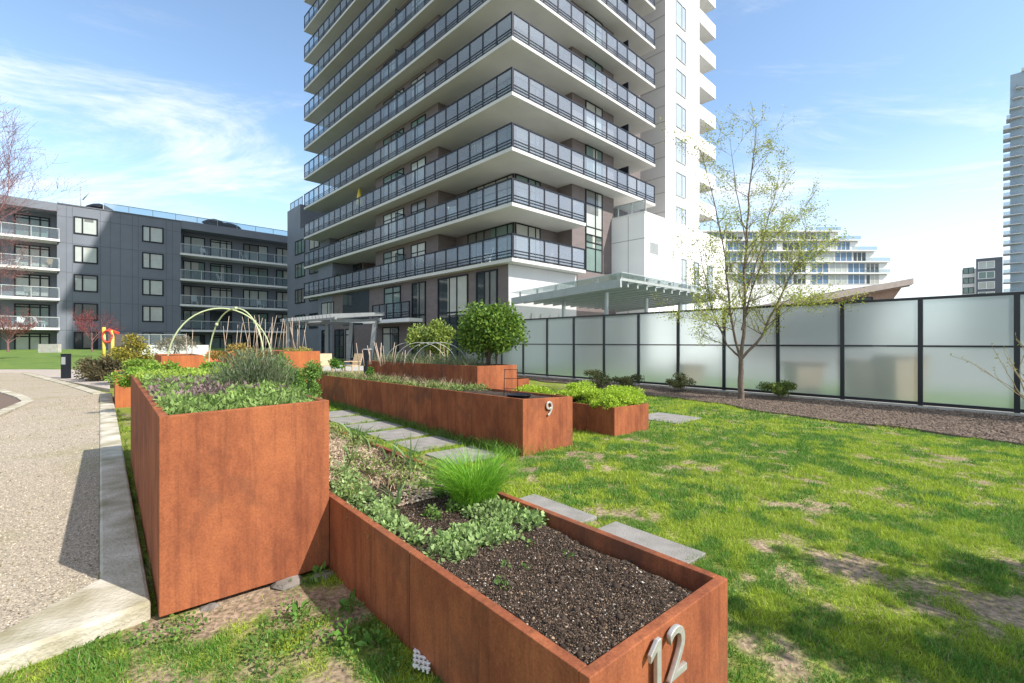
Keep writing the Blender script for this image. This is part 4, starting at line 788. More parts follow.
# ------------------------------------------------------------------ FROSTED GLASS FENCE
UF=14.2; t=thing('glass_fence',U(UF,0.5,0),'tall black framed fence of frosted glass panels behind the mulch bed','fence')
fr=lambda a,b:(U(a,b)[0],U(a,b)[1])
ks=list(range(-3,14)); SP=1.516; v0f=0.5+SP*ks[0]; v1f=0.5+SP*ks[-1]; ZT,ZM,ZBt=2.585,1.455,0.10
for k in ks:
    v=0.5+SP*k; MB().fbox(fr,UF-0.035,UF+0.035,v-0.045,v+0.045,0.0,ZT-0.062).build('post',M['black'],t)
MB().fbox(fr,UF-0.038,UF+0.038,v0f-0.04,v1f+0.04,ZT-0.06,ZT).build('top_rail',M['black'],t)
for k in ks[:-1]:
    v=0.5+SP*k; a_,b_=v+0.047,v+SP-0.047
    MB().fbox(fr,UF-0.022,UF+0.022,a_,b_,ZM-0.02,ZM+0.02).build('middle_rail',M['black'],t)
    MB().fbox(fr,UF-0.03,UF+0.03,a_,b_,ZBt,ZBt+0.07).build('bottom_rail',M['black'],t)
    MB().fbox(fr,UF-0.006,UF+0.006,a_,b_,ZBt+0.072,ZM-0.022).build('glass_pane',M['frost'],t)
    MB().fbox(fr,UF-0.006,UF+0.006,a_,b_,ZM+0.022,ZT-0.062).build('glass_pane',M['frost'],t)
struct(MB().fbox(fr,UF-0.08,UF+0.16,v0f-1,v1f+1,-0.05,0.085).build('fence_kerb',M['concrete']))
# tan boxes behind the glass
for i_,(px,wd_,hh) in enumerate(((803,0.9,0.85),(862,0.7,0.95),(900,0.9,1.15),(690,0.8,0.7))):
    yf=8795/(px-108)*1.15; x=(px-CX)/F*yf; t=thing('terracotta_box',(x,yf,0),['blurred tan planter box behind the glass right of the young tree','second blurred tan planter box behind the glass','tallest blurred tan planter box behind the glass at the right','faint tan planter box behind the glass left of the young tree'][i_],'planter box','planter boxes behind the frosted glass')
    MB().hexa([(x-wd_*.36,yf-.3,0),(x+wd_*.36,yf-.3,0),(x+wd_*.36,yf+.3,0),(x-wd_*.36,yf+.3,0)],[(x-wd_*.5,yf-.4,hh),(x+wd_*.5,yf-.4,hh),(x+wd_*.5,yf+.4,hh),(x-wd_*.5,yf+.4,hh)]).build('box',M['pot'],t)
    MB().box(x-wd_*.52,x+wd_*.52,yf-.42,yf+.42,hh,hh+0.06).build('rim',M['brownwood'],t)
# hedge behind the glass to give the green lower half
mb=MB(); 
# ------------------------------------------------------------------ BUILDINGS
class Wall:
    def __init__(s,o,e,n): s.o=np.array(o[:2],float); s.e=np.array(e,float); s.n=np.array(n,float)
    def fr(s,a,d): q=s.o+s.e*a+s.n*d; return (q[0],q[1])
    def box(s,mb,s0,s1,z0,z1,d0,d1): return mb.fbox(s.fr,s0,s1,d0,d1,z0,z1)
    def s_at(s,px,d=0.0):
        r_=(px-CX)/F; o=s.o+s.n*d; return (r_*o[1]-o[0])/(s.e[0]-r_*s.e[1])
def window(root,W,s0,s1,z0,z1,mull=(),trans=None,glass='win',fw=0.06,d=0.0,name='window',fmat='dark',proud=0.07):
    if s1<s0: s0,s1=s1,s0
    mb=MB(); W.box(mb,s0,s0+fw,z0,z1,d,d+proud); W.box(mb,s1-fw,s1,z0,z1,d,d+proud); W.box(mb,s0+fw,s1-fw,z0,z0+fw,d,d+proud); W.box(mb,s0+fw,s1-fw,z1-fw,z1,d,d+proud)
    for m_ in mull: q=s0+(s1-s0)*m_; W.box(mb,q-fw/2,q+fw/2,z0+fw,z1-fw,d,d+proud-0.006)
    if trans:
        for tz in (trans if isinstance(trans,(list,tuple)) else [trans]): q=z0+(z1-z0)*tz; W.box(mb,s0+fw,s1-fw,q-fw/2,q+fw/2,d,d+proud-0.012)
    o=mb.build(name,M[fmat],root); mb=MB(); W.box(mb,s0+fw*0.9,s1-fw*0.9,z0+fw*0.9,z1-fw*0.9,d+0.004,d+0.02); mb.build('pane',M[glass],o)
    if glass in('wingreen','win','wincurt') and rnd.random()<0.55 and s1-s0>1.2:
        w_=(s1-s0); a_=s0+fw if rnd.random()<0.5 else s0+w_*rnd.uniform(0.3,0.5); b_=s1-fw if rnd.random()<0.5 else s0+w_*rnd.uniform(0.6,0.85); hb=(z1-z0)*rnd.choice([0.25,0.45,0.97,0.97]); mb=MB(); W.box(mb,a_,b_,max(z0+fw,z1-hb),z1-fw,d+0.0205,d+0.026); mb.build('blind',M[rnd.choice(['blind','blind2'])],o)
    return o
def railing(root,W,s0,s1,z0,z1,d,sp=1.2,mt='railglass',fm='dark',name='railing',bars=True,pw=0.085,skip=()):
    """glass guard: posts, top rail and low bars; one pane strip behind"""
    mb=MB(); n_=max(1,round(abs(s1-s0)/sp)); a_,b_=min(s0,s1),max(s0,s1)
    for k in range(n_+1): q=a_+(b_-a_)*k/n_; W.box(mb,q-pw/2,q+pw/2,z0-(0.05 if bars else 0),z1-0.05,d-0.03,d+0.04)
    W.box(mb,a_-pw/2,b_+pw/2,z1-0.07,z1,d-0.035,d+0.045)
    if bars:
        for zz in (0.07,0.24,0.40): W.box(mb,a_,b_,z0+zz,z0+zz+0.05,d+0.012,d+0.03)
    o=mb.build(name,M[fm],root); mb=MB(); W.box(mb,a_,b_,z0+0.06,z1-0.052,d-0.008,d+0.008); mb.build('glass_strip',M[mt],o); return o
# main tower
ang=math.atan2(451,468)-0.004; EL=np.array([-math.sin(ang),math.cos(ang)]); ER=np.array([math.cos(ang),math.sin(ang)]); O=np.array([0.0,25.3])
tf=lambda a,b:(O[0]+ER[0]*a+EL[0]*b,O[1]+ER[1]*a+EL[1]*b)
NL=14; FH=3.0; Z0=5.93; ST=0.19; ZTOP=Z0+FH*NL
tower=thing('apartment_tower',(*tf(3,3),0),'tall taupe brick apartment tower ringed by glass fronted balconies','building')
mb=MB(); mb.fbox(tf,2.5,17,2.4,17.2,Z0+ST,ZTOP+1.2); mb.fbox(tf,4.4,17,17.2,22.6,Z0+ST,ZTOP+1.2); mb.fbox(tf,2.5,17,22.6,28,Z0+ST,ZTOP+1.2)
mb.fbox(tf,0.96,2.5,8.3,17.2,Z0+ST,ZTOP+1.0); mb.fbox(tf,6.55,11.3,1.15,2.4,Z0+ST+0.01,ZTOP+0.9)
mb.build('wall',M['brick'],tower)
mb=MB(); mb.fbox(tf,0.5,17,0.8,28,-0.05,Z0); mb.build('base_wall',M['brick'],tower)
mb=MB(); mb.fbox(tf,0.47,6.5,0.76,0.80,0,Z0-0.02); mb.build('side_cladding',M['greywall'],tower)
mb=MB(); mb.fbox(tf,-0.3,17.4,-0.3,29.3,ZTOP+1.2,ZTOP+2.0); mb.build('roof',M['slab'],tower)
WL=lambda a: Wall(tf(a,0),EL,-ER)
WR=lambda b: Wall(tf(0,b),ER,-EL)
wl0,wl96,wl25,wl44=WL(0),WL(0.96),WL(2.5),WL(4.4); wr0,wr115,wr24=WR(0),WR(1.15),WR(2.4)
BE=wl0.s_at(303.8); AE=wr0.s_at(655.3)
for k in range(NL):
    z0=Z0+FH*k; aR=6.5 if k<2 else AE
    pts=[tf(0,0),tf(aR,0),tf(aR,2.38),tf(2.48,2.38),tf(2.48,29),tf(0,29)]
    if k>=2: pts=[tf(0,0),tf(aR,0),tf(aR,3.6),tf(4.3,3.6),tf(4.3,BE),tf(0,BE)]
    else: pts=[tf(0,0),tf(aR,0),tf(aR,3.6),tf(4.3,3.6),tf(4.3,BE),tf(0,BE)]
    s_=MB().prism(pts,z0,z0+ST).build('balcony',M['soffit'],tower)
    zr=z0+ST
    railing(s_,wl0,0.06,BE-0.06,zr,z0+1.54,-0.06,1.22)
    railing(s_,wr0,0.12,aR-0.06,zr,z0+1.54,-0.06,1.28)
    mb=MB(); W_=Wall(tf(aR,0),EL,ER); W_.box(mb,0.1,1.0 if k<2 else 3.5,z0+1.49,z0+1.54,-0.09,-0.03); W_.box(mb,0.1,1.0 if k<2 else 3.5,zr+0.05,z0+1.485,-0.07,-0.05); mb.build('end_panel',M['railglass'],s_)
    zt_=z0+FH-0.03
    if k<NL-1 or True:
        g1=['wingreen','wincurt','wingreen','win'][k%4]
        window(tower,wl25,2.45,6.95,zr+0.02,zt_,(0.12,0.36,0.62,0.80),(0.72,),'wingreen')
        window(tower,wr24,2.55,4.8,zr+0.02,zt_,(0.5,0.8),(0.72,),'wingreen' if k%2 else 'wincurt')
        window(tower,wl96,9.8,11.7,zr+0.02,zt_-0.25,(0.55,),(0.75,),['wincurt','wingreen'][k%2])
        window(tower,wl96,12.75,15.8,zr+0.02,zt_-0.25,(0.3,0.6),(0.8,),['wingreen','wincurt','wingreen'][k%3])
        window(tower,wl25,22.8,27.9,zr+0.02,zt_,(0.2,0.5,0.75),(0.75,),'wingreen' if k%3 else 'win')
        window(tower,wl44,17.4,20.5,zr+0.02,zt_,(0.5,),None,'win')
        window(tower,wr115,7.95,9.85,zr+0.02 if k>=2 else z0-0.6,zt_,(0.58,),(0.3,0.74),'wincurt' if k%2 else 'wingreen')
        for q in (12.5,):
            mb=MB(); mb.fbox(tf,0.12,0.93,q-0.025,q+0.025,zr,zr+1.9); mb.build('privacy_screen',M['railclear'],tower)
            mb=MB(); mb.fbox(tf,0.10,0.14,q-0.035,q+0.035,zr,zr+1.95); mb.fbox(tf,0.14,0.93,q-0.03,q+0.03,zr+1.9,zr+1.95); mb.build('screen_frame',M['dark'],tower)
        if k>=2:
            mb=MB(); mb.fbox(tf,11.6,11.64,0.12,1.5,zr,zr+1.95); mb.fbox(tf,11.56,11.68,0.10,0.16,zr,zr+1.98); mb.fbox(tf,11.56,11.68,0.16,1.5,zr+1.95,zr+1.98); mb.build('screen_frame',M['dark'],tower)
# base windows of the tower
wb=WL(0.5)
for (pa,pb_,gl) in ((412.3,426,'win'),(438.3,468.4,'win'),(476.6,497.8,'win'),(384.5,401,'wingreen')):
    s1_,s0_=wb.s_at(pa),wb.s_at(pb_); window(tower,wb,s0_,s1_,0.25 if pa!=384.5 else 3.3,5.75,(0.35,0.6) if pb_-pa>20 else (0.45,),(0.58,) if pa!=384.5 else (0.8,),gl,0.09)
for (pa,pb_) in ((335,344),(346,354),(383,399),(322,330)):
    s1_,s0_=wb.s_at(pa),wb.s_at(pb_); window(tower,wb,s0_,s1_,0.1,2.7,(0.5,),(0.8,),'win' if pa!=346 else 'wincurt',0.09)
s1_,s0_=wb.s_at(322),wb.s_at(334); window(tower,wb,s0_,s1_,3.6,5.3,(0.5,),None,'wincurt')
s0_=wb.s_at(409,1.1); s1_=wb.s_at(372,1.1); o=MB(); WL(0.5).box(o,s0_,s1_+1.5,2.95,3.2,0.0,1.1); sl=o.build('balcony',M['slab'],tower); railing(sl,WL(0.5),s0_+0.05,s1_,3.2,4.35,1.04,1.1,'railclear')
mb=MB(); WL(0.5).box(mb,17.4,22.4,3.0,5.85,-0.01,0.02); mb.build('recess_shade_panel',M['win'],tower)  # flat dark panel on the base, standing in for the shade of a recess
WG=WR(0.76)
# vertical dark strip window between lower balconies and podium is part of the right block (built above); lower extension
mb=MB(); mb.fbox(tf,6.55,11.3,0.72,0.80,Z0-1.2,Z0+0.3); mb.build('side_cladding',M['brick'],tower)
# yellow closed umbrella and potted plants on balconies
def umb(px,a_,k,lab,name='closed_umbrella'):
    W_=WL(a_); b_=W_.s_at(px); x,y=tf(a_,b_); z_=Z0+FH*k+ST; t=thing(name,(x,y,z_),lab,'umbrella')
    MB().tube([(x,y,z_),(x,y,z_+2.5)],0.025,6).build('pole',M['pgrey'],t,True); MB().lathe((x,y,z_+0.95),[(0.24,0.3),(0.30,0.45),(0.20,1.2),(0.12,1.65),(0.03,1.82)],10).build('canopy',M['umbr'],t,True); MB().lathe((x,y,z_),[(0.25,0),(0.25,0.06),(0.05,0.1)],12).build('base',M['dark'],t,True)
umb(359.5,1.0,2,'folded yellow parasol on a third row balcony of the taupe tower')
for i_,(px,k) in enumerate(((326,0),(333,0),(339,0))):
    W_=WL(0.8); b_=W_.s_at(px); x,y=tf(0.8,b_); z_=Z0+FH*k+ST
    t=bush('potted_plant',(x,y,z_+1.1),(0.45,0.45,0.65),260,0.22,0.08,(0.03,0.07,0.02),(0.10,0.17,0.04),['leftmost','middle','rightmost'][i_]+' of three potted plants on the lowest balcony of the taupe tower','potted plant',group='potted plants on the lowest tower balcony',base=(x,y,z_),lumps=5,stems=3)
    MB().lathe((x,y,z_),[(0.18,0),(0.24,0.4),(0.22,0.4)],12).build('pot',M['slab'],t,True)

for i_,(px,k,lab_) in enumerate(((345,1,'white chair on the second balcony row of the taupe tower near its left end'),(430,0,'white chair on the lowest tower balcony above the left shrub'),(455,1,'white chair on the second tower balcony row left of the corner'),(400,2,'white chair on the third tower balcony row right of the yellow parasol'),(486,0,'white chair on the lowest tower balcony close to the corner'))):
    W_=WL(0.55); b_=W_.s_at(px); x,y=tf(0.55,b_); chair(x,y,0.8+i_,'white',lab_,'balcony_chair',1.0,'chairs on the taupe tower balconies',Z0+FH*k+ST-0.03)

# white tower behind
WY=39.5; wo=np.array([(666-CX)/F*WY,WY]); wf=lambda a,b:(wo[0]+ER[0]*a+EL[0]*b,wo[1]+ER[1]*a+EL[1]*b)
wt=thing('white_tower',(*wf(0,0),0),'tall white rendered tower with stacked balconies behind the taupe tower','building')
MB().fbox(wf,0.05,6.4,0.05,14,0,52).build('wall',M['white'],wt); MB().fbox(wf,6.4,9.6,2.2,14,0,52).build('wall',M['white'],wt)
mb=MB(); 
W_=Wall(wf(0,0.05),EL,-ER)
MB().fbox(wf,0.0,0.05,0.05,14,0,52).build('side_cladding',M['greyclad'],wt)
for k in range(15):
    z0=5.2+FH*k; mb=MB(); mb.fbox(wf,-0.012,0.0,0.1,14,z0,z0+0.05); mb.fbox(wf,-0.012,0.0,0.1,14,z0+1.35,z0+1.39); mb.build('cladding_joint',M['lseam'],wt)
WW=Wall(wf(0,0.05),ER,-EL); wa,wb2=WW.s_at(675.5),WW.s_at(685.5)
for k in range(15):
    z0=4.1+FH*k+1.0; window(wt,WW,wa,wb2,z0+0.25,z0+2.35,(0.62,),None,'palewin',0.09,fmat='pgrey')
    if k%1==0:
        zb_=4.1+FH*k+0.55; s_=MB(); s_.fbox(wf,6.4,10.0,0.03,2.2,zb_,zb_+0.25); s_=s_.build('balcony',M['white'],wt)
        mb=MB(); mb.fbox(wf,6.4,10.0,0.03,0.15,zb_+0.252,zb_+1.25); mb.fbox(wf,9.88,10.0,0.152,2.2,zb_+0.252,zb_+1.25); mb.build('parapet',M['white'],s_)
        window(wt,Wall(wf(0,2.2),ER,-EL),7.0,10.2,zb_+0.3,zb_+2.6,(0.5,),None,'win')
MB().fbox(wf,-0.2,11,-1,14.2,52,52.5).build('roof',M['slab'],wt)
# white podium block beside the tower
pd=thing('white_podium',(*tf(11.04,-1.5),0),'low white block with narrow windows joining the two towers','building')
MB().fbox(tf,11.04,24.5,-1.51,8,0,10.35).build('wall',M['white'],pd); mb=MB(); mb.fbox(tf,11.0,24.5,-1.55,8,10.35,10.45); mb.build('roof_edge',M['slab'],pd)
WP=Wall(tf(0,-1.51),ER,-EL)
mb=MB(); WP.box(mb,11.05,24.5,8.62,8.66,0,0.008); mb.build('cladding_joint',M['lseam'],pd); mb=MB(); s_=WP.s_at(673); WP.box(mb,s_,s_+0.07,0,8.6,0,0.03); mb.build('cladding_joint',M['pgrey'],pd)
mb=MB(); WQ=Wall(tf(11.04,0),EL,-ER); WQ.box(mb,-1.5,1.1,8.62,8.66,0,0.008); WQ.box(mb,-0.25,-0.21,0,10.3,0,0.008); mb.build('cladding_joint',M['lseam'],pd)
s0_,s1_=WP.s_at(650),WP.s_at(658.5); mb=MB(); 
for k in range(9): WP.box(mb,s0_,s1_,7.7+0.09*k,7.75+0.09*k,0,0.03)
mb.build('vent_grille',M['pgrey'],pd)
for pa,pb_ in ((681.5,686),(694,698.5),(707,712)): window(pd,WP,WP.s_at(pa),WP.s_at(pb_),3.6,7.9,(),(0.5,),'palewin',0.07,fmat='pgrey')
# roof terrace flowers/rail on the podium
mb=MB(); railing(pd,Wall(tf(11.3,0),EL,-ER),-1.3,2,10.45,11.4,-0.2,1.1,'railclear','pgrey',bars=False)

# canopy behind the fence
cY=20.5; c0=np.array([(621-CX)/F*cY,cY]); cf=lambda a,b:(c0[0]+ER[0]*a+EL[0]*b,c0[1]+ER[1]*a+EL[1]*b); zc=H+63/F*cY
cp=thing('glass_canopy',(*cf(0,0),0),'long grey steel canopy with glass roof behind the frosted fence','canopy')
LC=6.9; ZR=zc; ZL=H+44/F*(cY+EL[1]*LC)
LA=9.8
def cpt(a,b,dz=0): x,y=cf(a,b); return (x,y,ZR+(ZL-ZR)*b/LC+dz)
MB().bar(cpt(0,0,-0.18),cpt(0,LC,-0.18),0.12,0.36).build('edge_beam',M['pgrey'],cp)
MB().bar(cpt(LA,0,-0.18),cpt(LA,LC,-0.18),0.12,0.36).build('edge_beam',M['pgrey'],cp)
MB().bar(cpt(0.08,0.1,0.02),cpt(LA,0.1,0.02),0.10,0.12).build('edge_beam',M['pgrey'],cp)
for k in range(1,12):
    a_=LA*k/12; MB().bar(cpt(a_,0.16,-0.14),cpt(a_,LC-0.1,-0.14),0.10,0.26).build('rafter',M['pgrey'],cp)
for k in range(0,9):
    a_=0.2+LA*k/9; MB().bar(cpt(a_,0.1,0.06),cpt(a_,0.1,0.24),0.10,0.10).build('glass_bracket',M['pgrey'],cp)
for k in range(1,6):
    b_=LC*k/5.5; MB().bar(cpt(0.0,b_,0.0),cpt(0.0,b_,0.24),0.10,0.10).build('glass_bracket',M['pgrey'],cp)
g4=[cpt(-0.1,-0.1,0.26),cpt(LA+0.1,-0.1,0.26),cpt(LA+0.1,LC,0.26),cpt(-0.1,LC,0.26)]; MB().hexa(g4,[(x,y,z+0.03) for x,y,z in g4]).build('glass_roof',M['roofglass'],cp)
for a_,b_ in ((1.2,1.6),(1.6,4.6),(5.2,1.8),(9.0,1.8)):
    q=cpt(a_,b_,-0.3); MB().tube([(q[0],q[1],0),q],0.10,12).build('column',M['pgrey'],cp,True)

# entrance pergola on the left
pe=thing('pergola',P(345,368,30),'grey steel pergola with slanted posts at the tower entrance','pergola')
py0=30.0; pc=np.array([(377-CX)/F*py0,py0]); pf=lambda a,b:(pc[0]+ER[0]*a+EL[0]*b,pc[1]+ER[1]*a+EL[1]*b); zp=H+22/F*py0
for b_ in (0.0,4.0,8.0): 
    q0=pf(-3.0,b_); q1=pf(0.2,b_); MB().bar((*q0,zp-0.1),(*q1,zp-0.1),0.16,0.22).build('beam',M['pergola'],pe)
for k in range(17):
    b_=-0.4+0.55*k; q0=pf(-3.2,b_); q1=pf(0.3,b_); MB().bar((*q0,zp+0.14),(*q1,zp+0.14+0.25),0.07,0.22).build('slat',M['pergola'],pe)
for k in (0,1): q0=pf(-2.9+2.9*k,-0.5); q1=pf(-2.9+2.9*k,8.6); MB().bar((*q0,zp+0.02),(*q1,zp+0.02),0.14,0.18).build('beam',M['pergola'],pe)
for a_,b_,lean in ((-0.1,0.0,-0.35),(-0.1,3.4,-0.25),(-0.1,7.6,0),(-2.9,7.6,0)):
    q0=pf(a_,b_); MB().bar((q0[0]+lean,q0[1],0),(q0[0],q0[1],zp-0.05),0.26,0.26).build('post',M['pergola'],pe)

# slate mid-rise on the left
so_=np.array([(147-CX)/F*51,51.0]); LBW=Wall(so_,ER,-EL)
lb=thing('slate_apartment_block',(*LBW.fr(0,0),0),'long slate blue five storey apartment block at the left','building')
sA=LBW.s_at(57); sB=LBW.s_at(181); sC=LBW.s_at(301); sL=-30
mb=MB(); LBW.box(mb,sA,sB,0,15.2,-12,0); LBW.box(mb,sL,sA,0,14.4,-12,-1.8); LBW.box(mb,sB,sC+3,0,14.4,-12,-1.8); mb.build('wall',M['slate'],lb)
mb=MB(); LBW.box(mb,sL,sA-0.01,14.4,15.2,-12,0.25); LBW.box(mb,sB+0.01,sC+3,14.4,15.3,-12,0.3); mb.build('roof_edge',M['slate'],lb)
mb=MB(); LBW.box(mb,sA,sB,15.2,15.32,-0.3,0.06); mb.build('parapet_cap',M['slate2'],lb)
mb=MB()
for z_ in (2.7,5.6,8.5,11.4,14.0): LBW.box(mb,sA+0.02,sB-0.02,z_,z_+0.05,0,0.012)
mb.build('cladding_joint',M['seam'],lb)
mb=MB()
for px in (66,72,100,110,120,132,138,166,172): q=LBW.s_at(px); LBW.box(mb,q,q+0.05,0,15.1,0,0.009)
mb.build('cladding_joint',M['seam'],lb)
for fi,zb_ in enumerate((0.75,3.65,6.55,9.45,12.35)):
    for pa,pb_ in ((73.5,98),(142,163.5)):
        zz=zb_+0.1; window(lb,LBW,LBW.s_at(pa),LBW.s_at(pb_),zz,zz+1.75,(0.36,),None,'wincurt' if fi>1 or pa>100 else 'win',0.12)
# balconies left part and right part
WRc=Wall(LBW.fr(0,-1.8),ER,-EL)
for fi,z_ in enumerate((2.95,5.85,8.75,11.65)):
    for (a_,b_) in ((sL,sA+0.2),(sB-0.1,sC+0.6)):
        s_=MB(); LBW.box(s_,a_,b_,z_-0.22,z_,-1.79,0.35); s_=s_.build('balcony',M['slab'],lb); railing(s_,LBW,a_+0.05,b_-0.05,z_,z_+1.05,0.30,1.9,'railclear','steel',bars=False,pw=0.05)
for fi,z_ in enumerate((0.05,2.95,5.85,8.75,11.65)):
    gl='wincurt'
    for (pa,pb_,mu) in ((183,205,(0.35,)),(210,232,(0.45,0.75)),(243,268,(0.25,0.6)),(276,292,(0.4,)),(14,50,(0.42,0.72)),(-30,0,(0.5,))):
        h_=2.25; window(lb,WRc,WRc.s_at(pa),WRc.s_at(pb_),z_+0.15,z_+h_+0.1,mu,(0.86,) if pa in(210,14) else None,('wincurt' if (pa+fi*7)%3 else 'wingreen') if fi>1 or pa<100 else ('win' if (pa+fi)%2 else 'wingreen'),0.12,name='window')
fl=['lowest','second','third','top']
for i_,(px,k,mt,w_) in enumerate(((20,0,'white','white chair'),(40,0,'white','white chair'),(30,1,'concrete','lone pale chair'),(46,2,'wood','tan chair'),(12,2,'white','white chair'),(205,3,'white','white chair'),(246,3,'white','white chair'),(196,1,'white','white chair'),(214,1,'steel','grey chair'),(240,2,'steel','grey chair'),(262,1,'white','white chair'),(222,2,'white','white chair'))):
    x,y=LBW.fr(LBW.s_at(px),-0.6); side='left end' if px<60 else 'right half'
    chair(x,y,0.7+i_*1.3,mt,w_+' on the '+fl[k]+' balcony at the '+('left' if px<60 else 'right')+' of the slate block, '+('left' if px in(20,12,205,196,222) else 'right')+' one','balcony_chair',1.0,'chairs on the slate block balconies',(2.95,5.85,8.75,11.65)[k])
# roof railing and roof things
RW=Wall(LBW.fr(0,-1.2),ER,-EL); rl=railing(lb,RW,sA+3.5,sC-1,15.3,16.3,0,2.2,'railclear','steel',name='roof_railing',bars=False,pw=0.05)
for i_,(px,w_,h_) in enumerate(((217,1.3,1.1),(231,1.5,0.8),(100,1.2,0.7))):
    q=RW.s_at(px); x,y=RW.fr(q,-1.5); t=thing('roof_parasol',(x,y,15.3),['left dark parasol on the roof of the slate block','wider dark parasol on the roof of the slate block','dark covered object on the roof near the corner of the slate block'][i_],'parasol'); MB().tube([(x,y,14.4),(x,y,15.3+h_)],0.04,6).build('pole',M['dark'],t,True)
    MB().lathe((x,y,15.3+h_*0.75),[(w_*1.0,0),(w_*0.95,0.12),(w_*0.5,0.45),(0.05,0.62)],10).build('canopy',M['dark'],t,True)
q=RW.s_at(81); x,y=RW.fr(q,-1); t=thing('roof_mast',(x,y,15.2),'thin mast with a slanted arm on the left of the slate roof','mast'); MB().tube([(x,y,14.4),(x,y,17.9)],0.05,6).build('mast',M['pgrey'],t,True); MB().tube([(x+0.2,y,16.4),(x+0.9,y,17.2)],0.05,6).build('arm',M['pgrey'],t,True)
# connecting wing between slate block and tower
cw=thing('slate_wing',(*tf(2,29),0),'slate blue wing filling the corner between the apartment block and the tower','building')
WC=Wall(tf(1.6,0),EL,-ER); mb=MB(); WC.box(mb,28.02,40.2,0,14.2,-12,0); WC.box(mb,24.6,28.0,0,5.9,-1.0,1.12); WC.box(mb,24.6,28.0,6.14,8.9,-1.0,1.12); WC.box(mb,36.0,40.2,14.2,17.0,-8,-0.0); mb.build('wall',M['slate'],cw)
for z_ in (3.6,6.5,9.4,12.0):
    window(cw,WC,30.5,33.2,z_-0.6,z_+1.0,(0.5,),None,'win',0.1); window(cw,WC,34.5,37.5,z_-0.6,z_+1.0,(0.35,0.7),None,'wingreen',0.1)
railing(cw,WC,36.2,40,17.0,18.0,-0.3,1.2,'railclear','steel',bars=False)

# ---------------- far buildings
# terraced pale building
ft=thing('terraced_apartments',(60,115,0),'distant pale stepped apartment building with blue glass behind the young tree','building'); YB=118.0
sc=YB/F
tiers=[(700,893,-20,269,'a'),(700,884,269,257,'b'),(700,873,257,249,'c'),(700,858,262-14,252-12,'d')]
lv=[(700,887,285,273),(700,887,273,261.5),(700,874,261.5,250.5),(700,858,250.5,240),(700,838,240,231)]
mb=MB()
for (x0,x1,yb,yt) in lv:
    a_=P(x0,yb,YB); b_=P(x1,yt,YB); zb_=max(0,a_[2]) if yb!=285 else 0; MB().box(a_[0],b_[0],YB,YB+24,zb_,b_[2]-0.35).build('wall',M['white'],ft); MB().box(a_[0]-0.4,b_[0]+0.4,YB-0.7,YB+24.5,b_[2]-0.30,b_[2]).build('floor_slab',M['slab'],ft)
    n_=int((b_[0]-a_[0])/4.6)
    for k in range(n_):
        xx=b_[0]-0.8-4.6*(k+1); WD=Wall((0,YB),(1,0),(0,-1)); window(ft,WD,xx,xx+(4.5 if k%4 else 3.4),(b_[2]-2.9),b_[2]-0.34,(0.33,0.66),None,['bluewin','win','bluewin','wincurt'][(k*5+int(yb))%4],0.16,fmat='greyclad')
    MB().box(b_[0]-6,b_[0]+0.3,YB-0.65,YB-0.6,b_[2]+0.0,b_[2]+0.9).build('railing',M['railclear'],ft)
# timber roofed pavilion
pv=thing('timber_pavilion',(30,42,0),'low pavilion with a rising brown timber roof behind the glass fence','building')
YP=44.0
def sl(px,y0,y1,y): 
    a_=P(px,y0,YP); return a_
xl,zl=P(770,305,YP)[0],P(770,305,YP)[2]; xr,zr_=P(912,279,YP)[0],P(912,279,YP)[2]
def slab4(x0,x1,ya,yb,o0,o1):
    f=lambda x:zl+(zr_-zl)*(x-xl)/(xr-xl)
    return MB().hexa([(x0,ya,f(x0)+o0),(x1,ya,f(x1)+o0),(x1,yb,f(x1)+o0),(x0,yb,f(x0)+o0)],[(x0,ya,f(x0)+o1),(x1,ya,f(x1)+o1),(x1,yb,f(x1)+o1),(x0,yb,f(x0)+o1)]),f
mb,fz=slab4(xl,xr,YP,YP+9,-0.55,0.0); mb.build('roof',M['brick'],pv)
mb,_=slab4(xl-0.02,xr+0.05,YP-0.12,YP-0.01,-0.5,0.06); mb.build('fascia',mat('tan_fascia',(0.30,0.25,0.22),0.7),pv)
mb,_=slab4(xl,xr-0.1,YP+0.1,YP+9,-0.66,-0.56); mb.build('soffit',M['brownwood'],pv)
MB().hexa([(xl,YP+0.7,0),(xr-5.2,YP+0.7,0),(xr-5.2,YP+8,0),(xl,YP+8,0)],[(xl,YP+0.7,fz(xl)-0.67),(xr-0.4,YP+0.7,fz(xr-0.4)-0.67),(xr-0.4,YP+8,fz(xr-0.4)-0.67),(xl,YP+8,fz(xl)-0.67)]).build('wall',M['brownwood'],pv)
WD=Wall((0,YP+0.7),(1,0),(0,-1))
for k in range(7):
    x0=xl+0.3+k*1.42; window(pv,WD,x0,x0+1.35,0.4,fz(x0)-0.8,(),None,'shopglass',0.07)
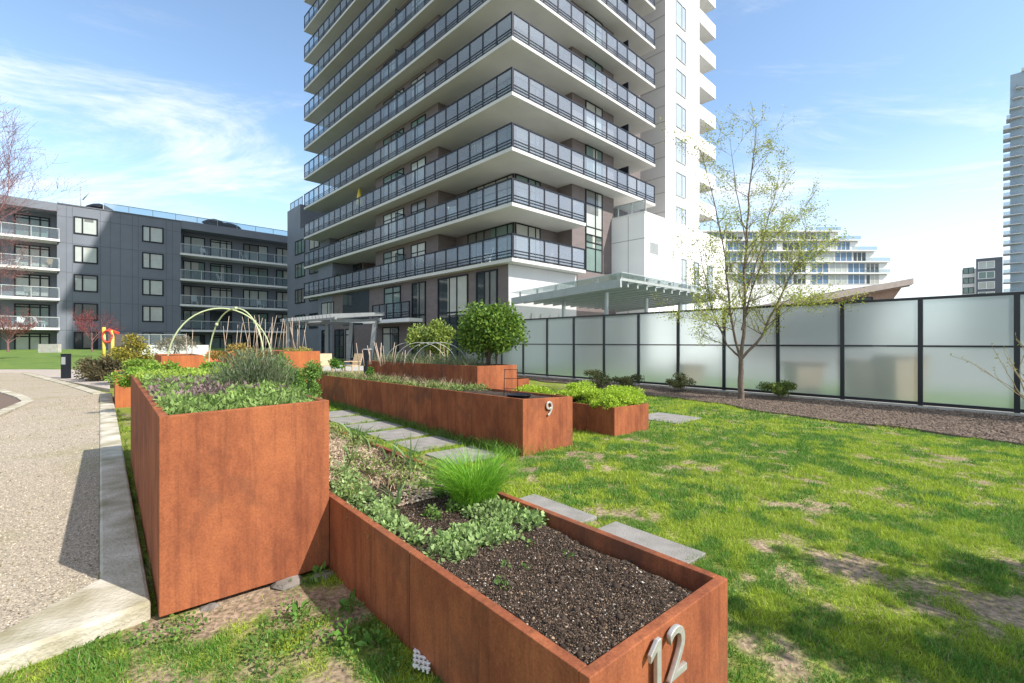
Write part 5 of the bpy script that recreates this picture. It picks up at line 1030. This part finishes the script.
# far right high-rise and block
def viewframe(px,Y):
    r_=(px-CX)/F; x0=r_*Y; n_=math.hypot(1,r_); e=(1/n_,-r_/n_); d=(r_/n_,1/n_); return lambda a,b:(x0+e[0]*a+d[0]*b,Y+e[1]*a+d[1]*b)
hf=viewframe(1003,150); hr=thing('far_high_rise',(*hf(10,5),0),'distant glass high rise with stacked balconies at the right edge','building')
top=P(1010,74,150)[2]; HW=Wall(hf(0,0),np.array(hf(1,0))-np.array(hf(0,0)),np.array(hf(0,-1))-np.array(hf(0,0)))
MB().fbox(hf,1.6,30,0,24,0,top-1.0).build('wall',glassmat('hazed_curtain_wall',(0.30,0.37,0.42),rough=0.2,var=0.3,scale=0.15),hr)  # distance haze is put into the pale blue-grey wall colour
MB().fbox(hf,4.0,30.3,-0.6,24,top-1.0,top).build('roof',M['greyclad'],hr)
nf=int((top-6)/3.05)
for k in range(nf):
    z_=5+3.05*k; sh=max(0,(k-nf+5)*0.7)
    s_=MB().fbox(hf,4.2,30.2,-0.35,2,z_,z_+0.30).build('balcony',M['greyclad'],hr)
    MB().fbox(hf,0.0+sh,4.1,-1.4,3,z_+0.02,z_+0.25).build('slab_edge',M['greyclad'],s_)
    MB().fbox(hf,0.1+sh,3.0,-1.4,-1.32,z_+0.26,z_+1.3).build('railing',M['railglass'],s_)
    MB().fbox(hf,0.1+sh,0.18+sh,-1.3,2.9,z_+0.26,z_+1.3).build('side_railing',M['railglass'],s_)
    if k<nf-1:
        for a0 in (4.6,9.2,13.8): window(hr,HW,a0,a0+4.2,z_+0.45,z_+2.9,(0.33,0.66),None,['wingreen','wincurt','win'][(k*3+int(a0))%3],0.14,fmat='greyclad')
ff=viewframe(976,135); fb=thing('far_dark_block',(*ff(4,4),0),'distant dark grey block left of the far high rise','building'); YB2=135.0
zt=P(988,259,YB2)[2]; FW=Wall(ff(0,0),np.array(ff(1,0))-np.array(ff(0,0)),np.array(ff(0,-1))-np.array(ff(0,0)))
MB().fbox(ff,0,5.3,0,12,0,zt).build('wall',M['slate2'],fb)
zt2_=P(972,268,YB2)[2]; MB().fbox(ff,-3.0,-0.02,1,11,0,zt2_).build('wall',M['greyclad'],fb)
for k in range(6): z_=8+2.9*k; window(fb,FW,0.4,3.8,z_,z_+2.1,(0.5,),None,'wincurt' if k%2 else 'wingreen',0.15,fmat='slab')
for k in range(6): z_=7+2.9*k; window(fb,FW,-2.7,-0.4,z_,z_+1.8,(0.5,),None,'wingreen',0.12,d=-1.0)
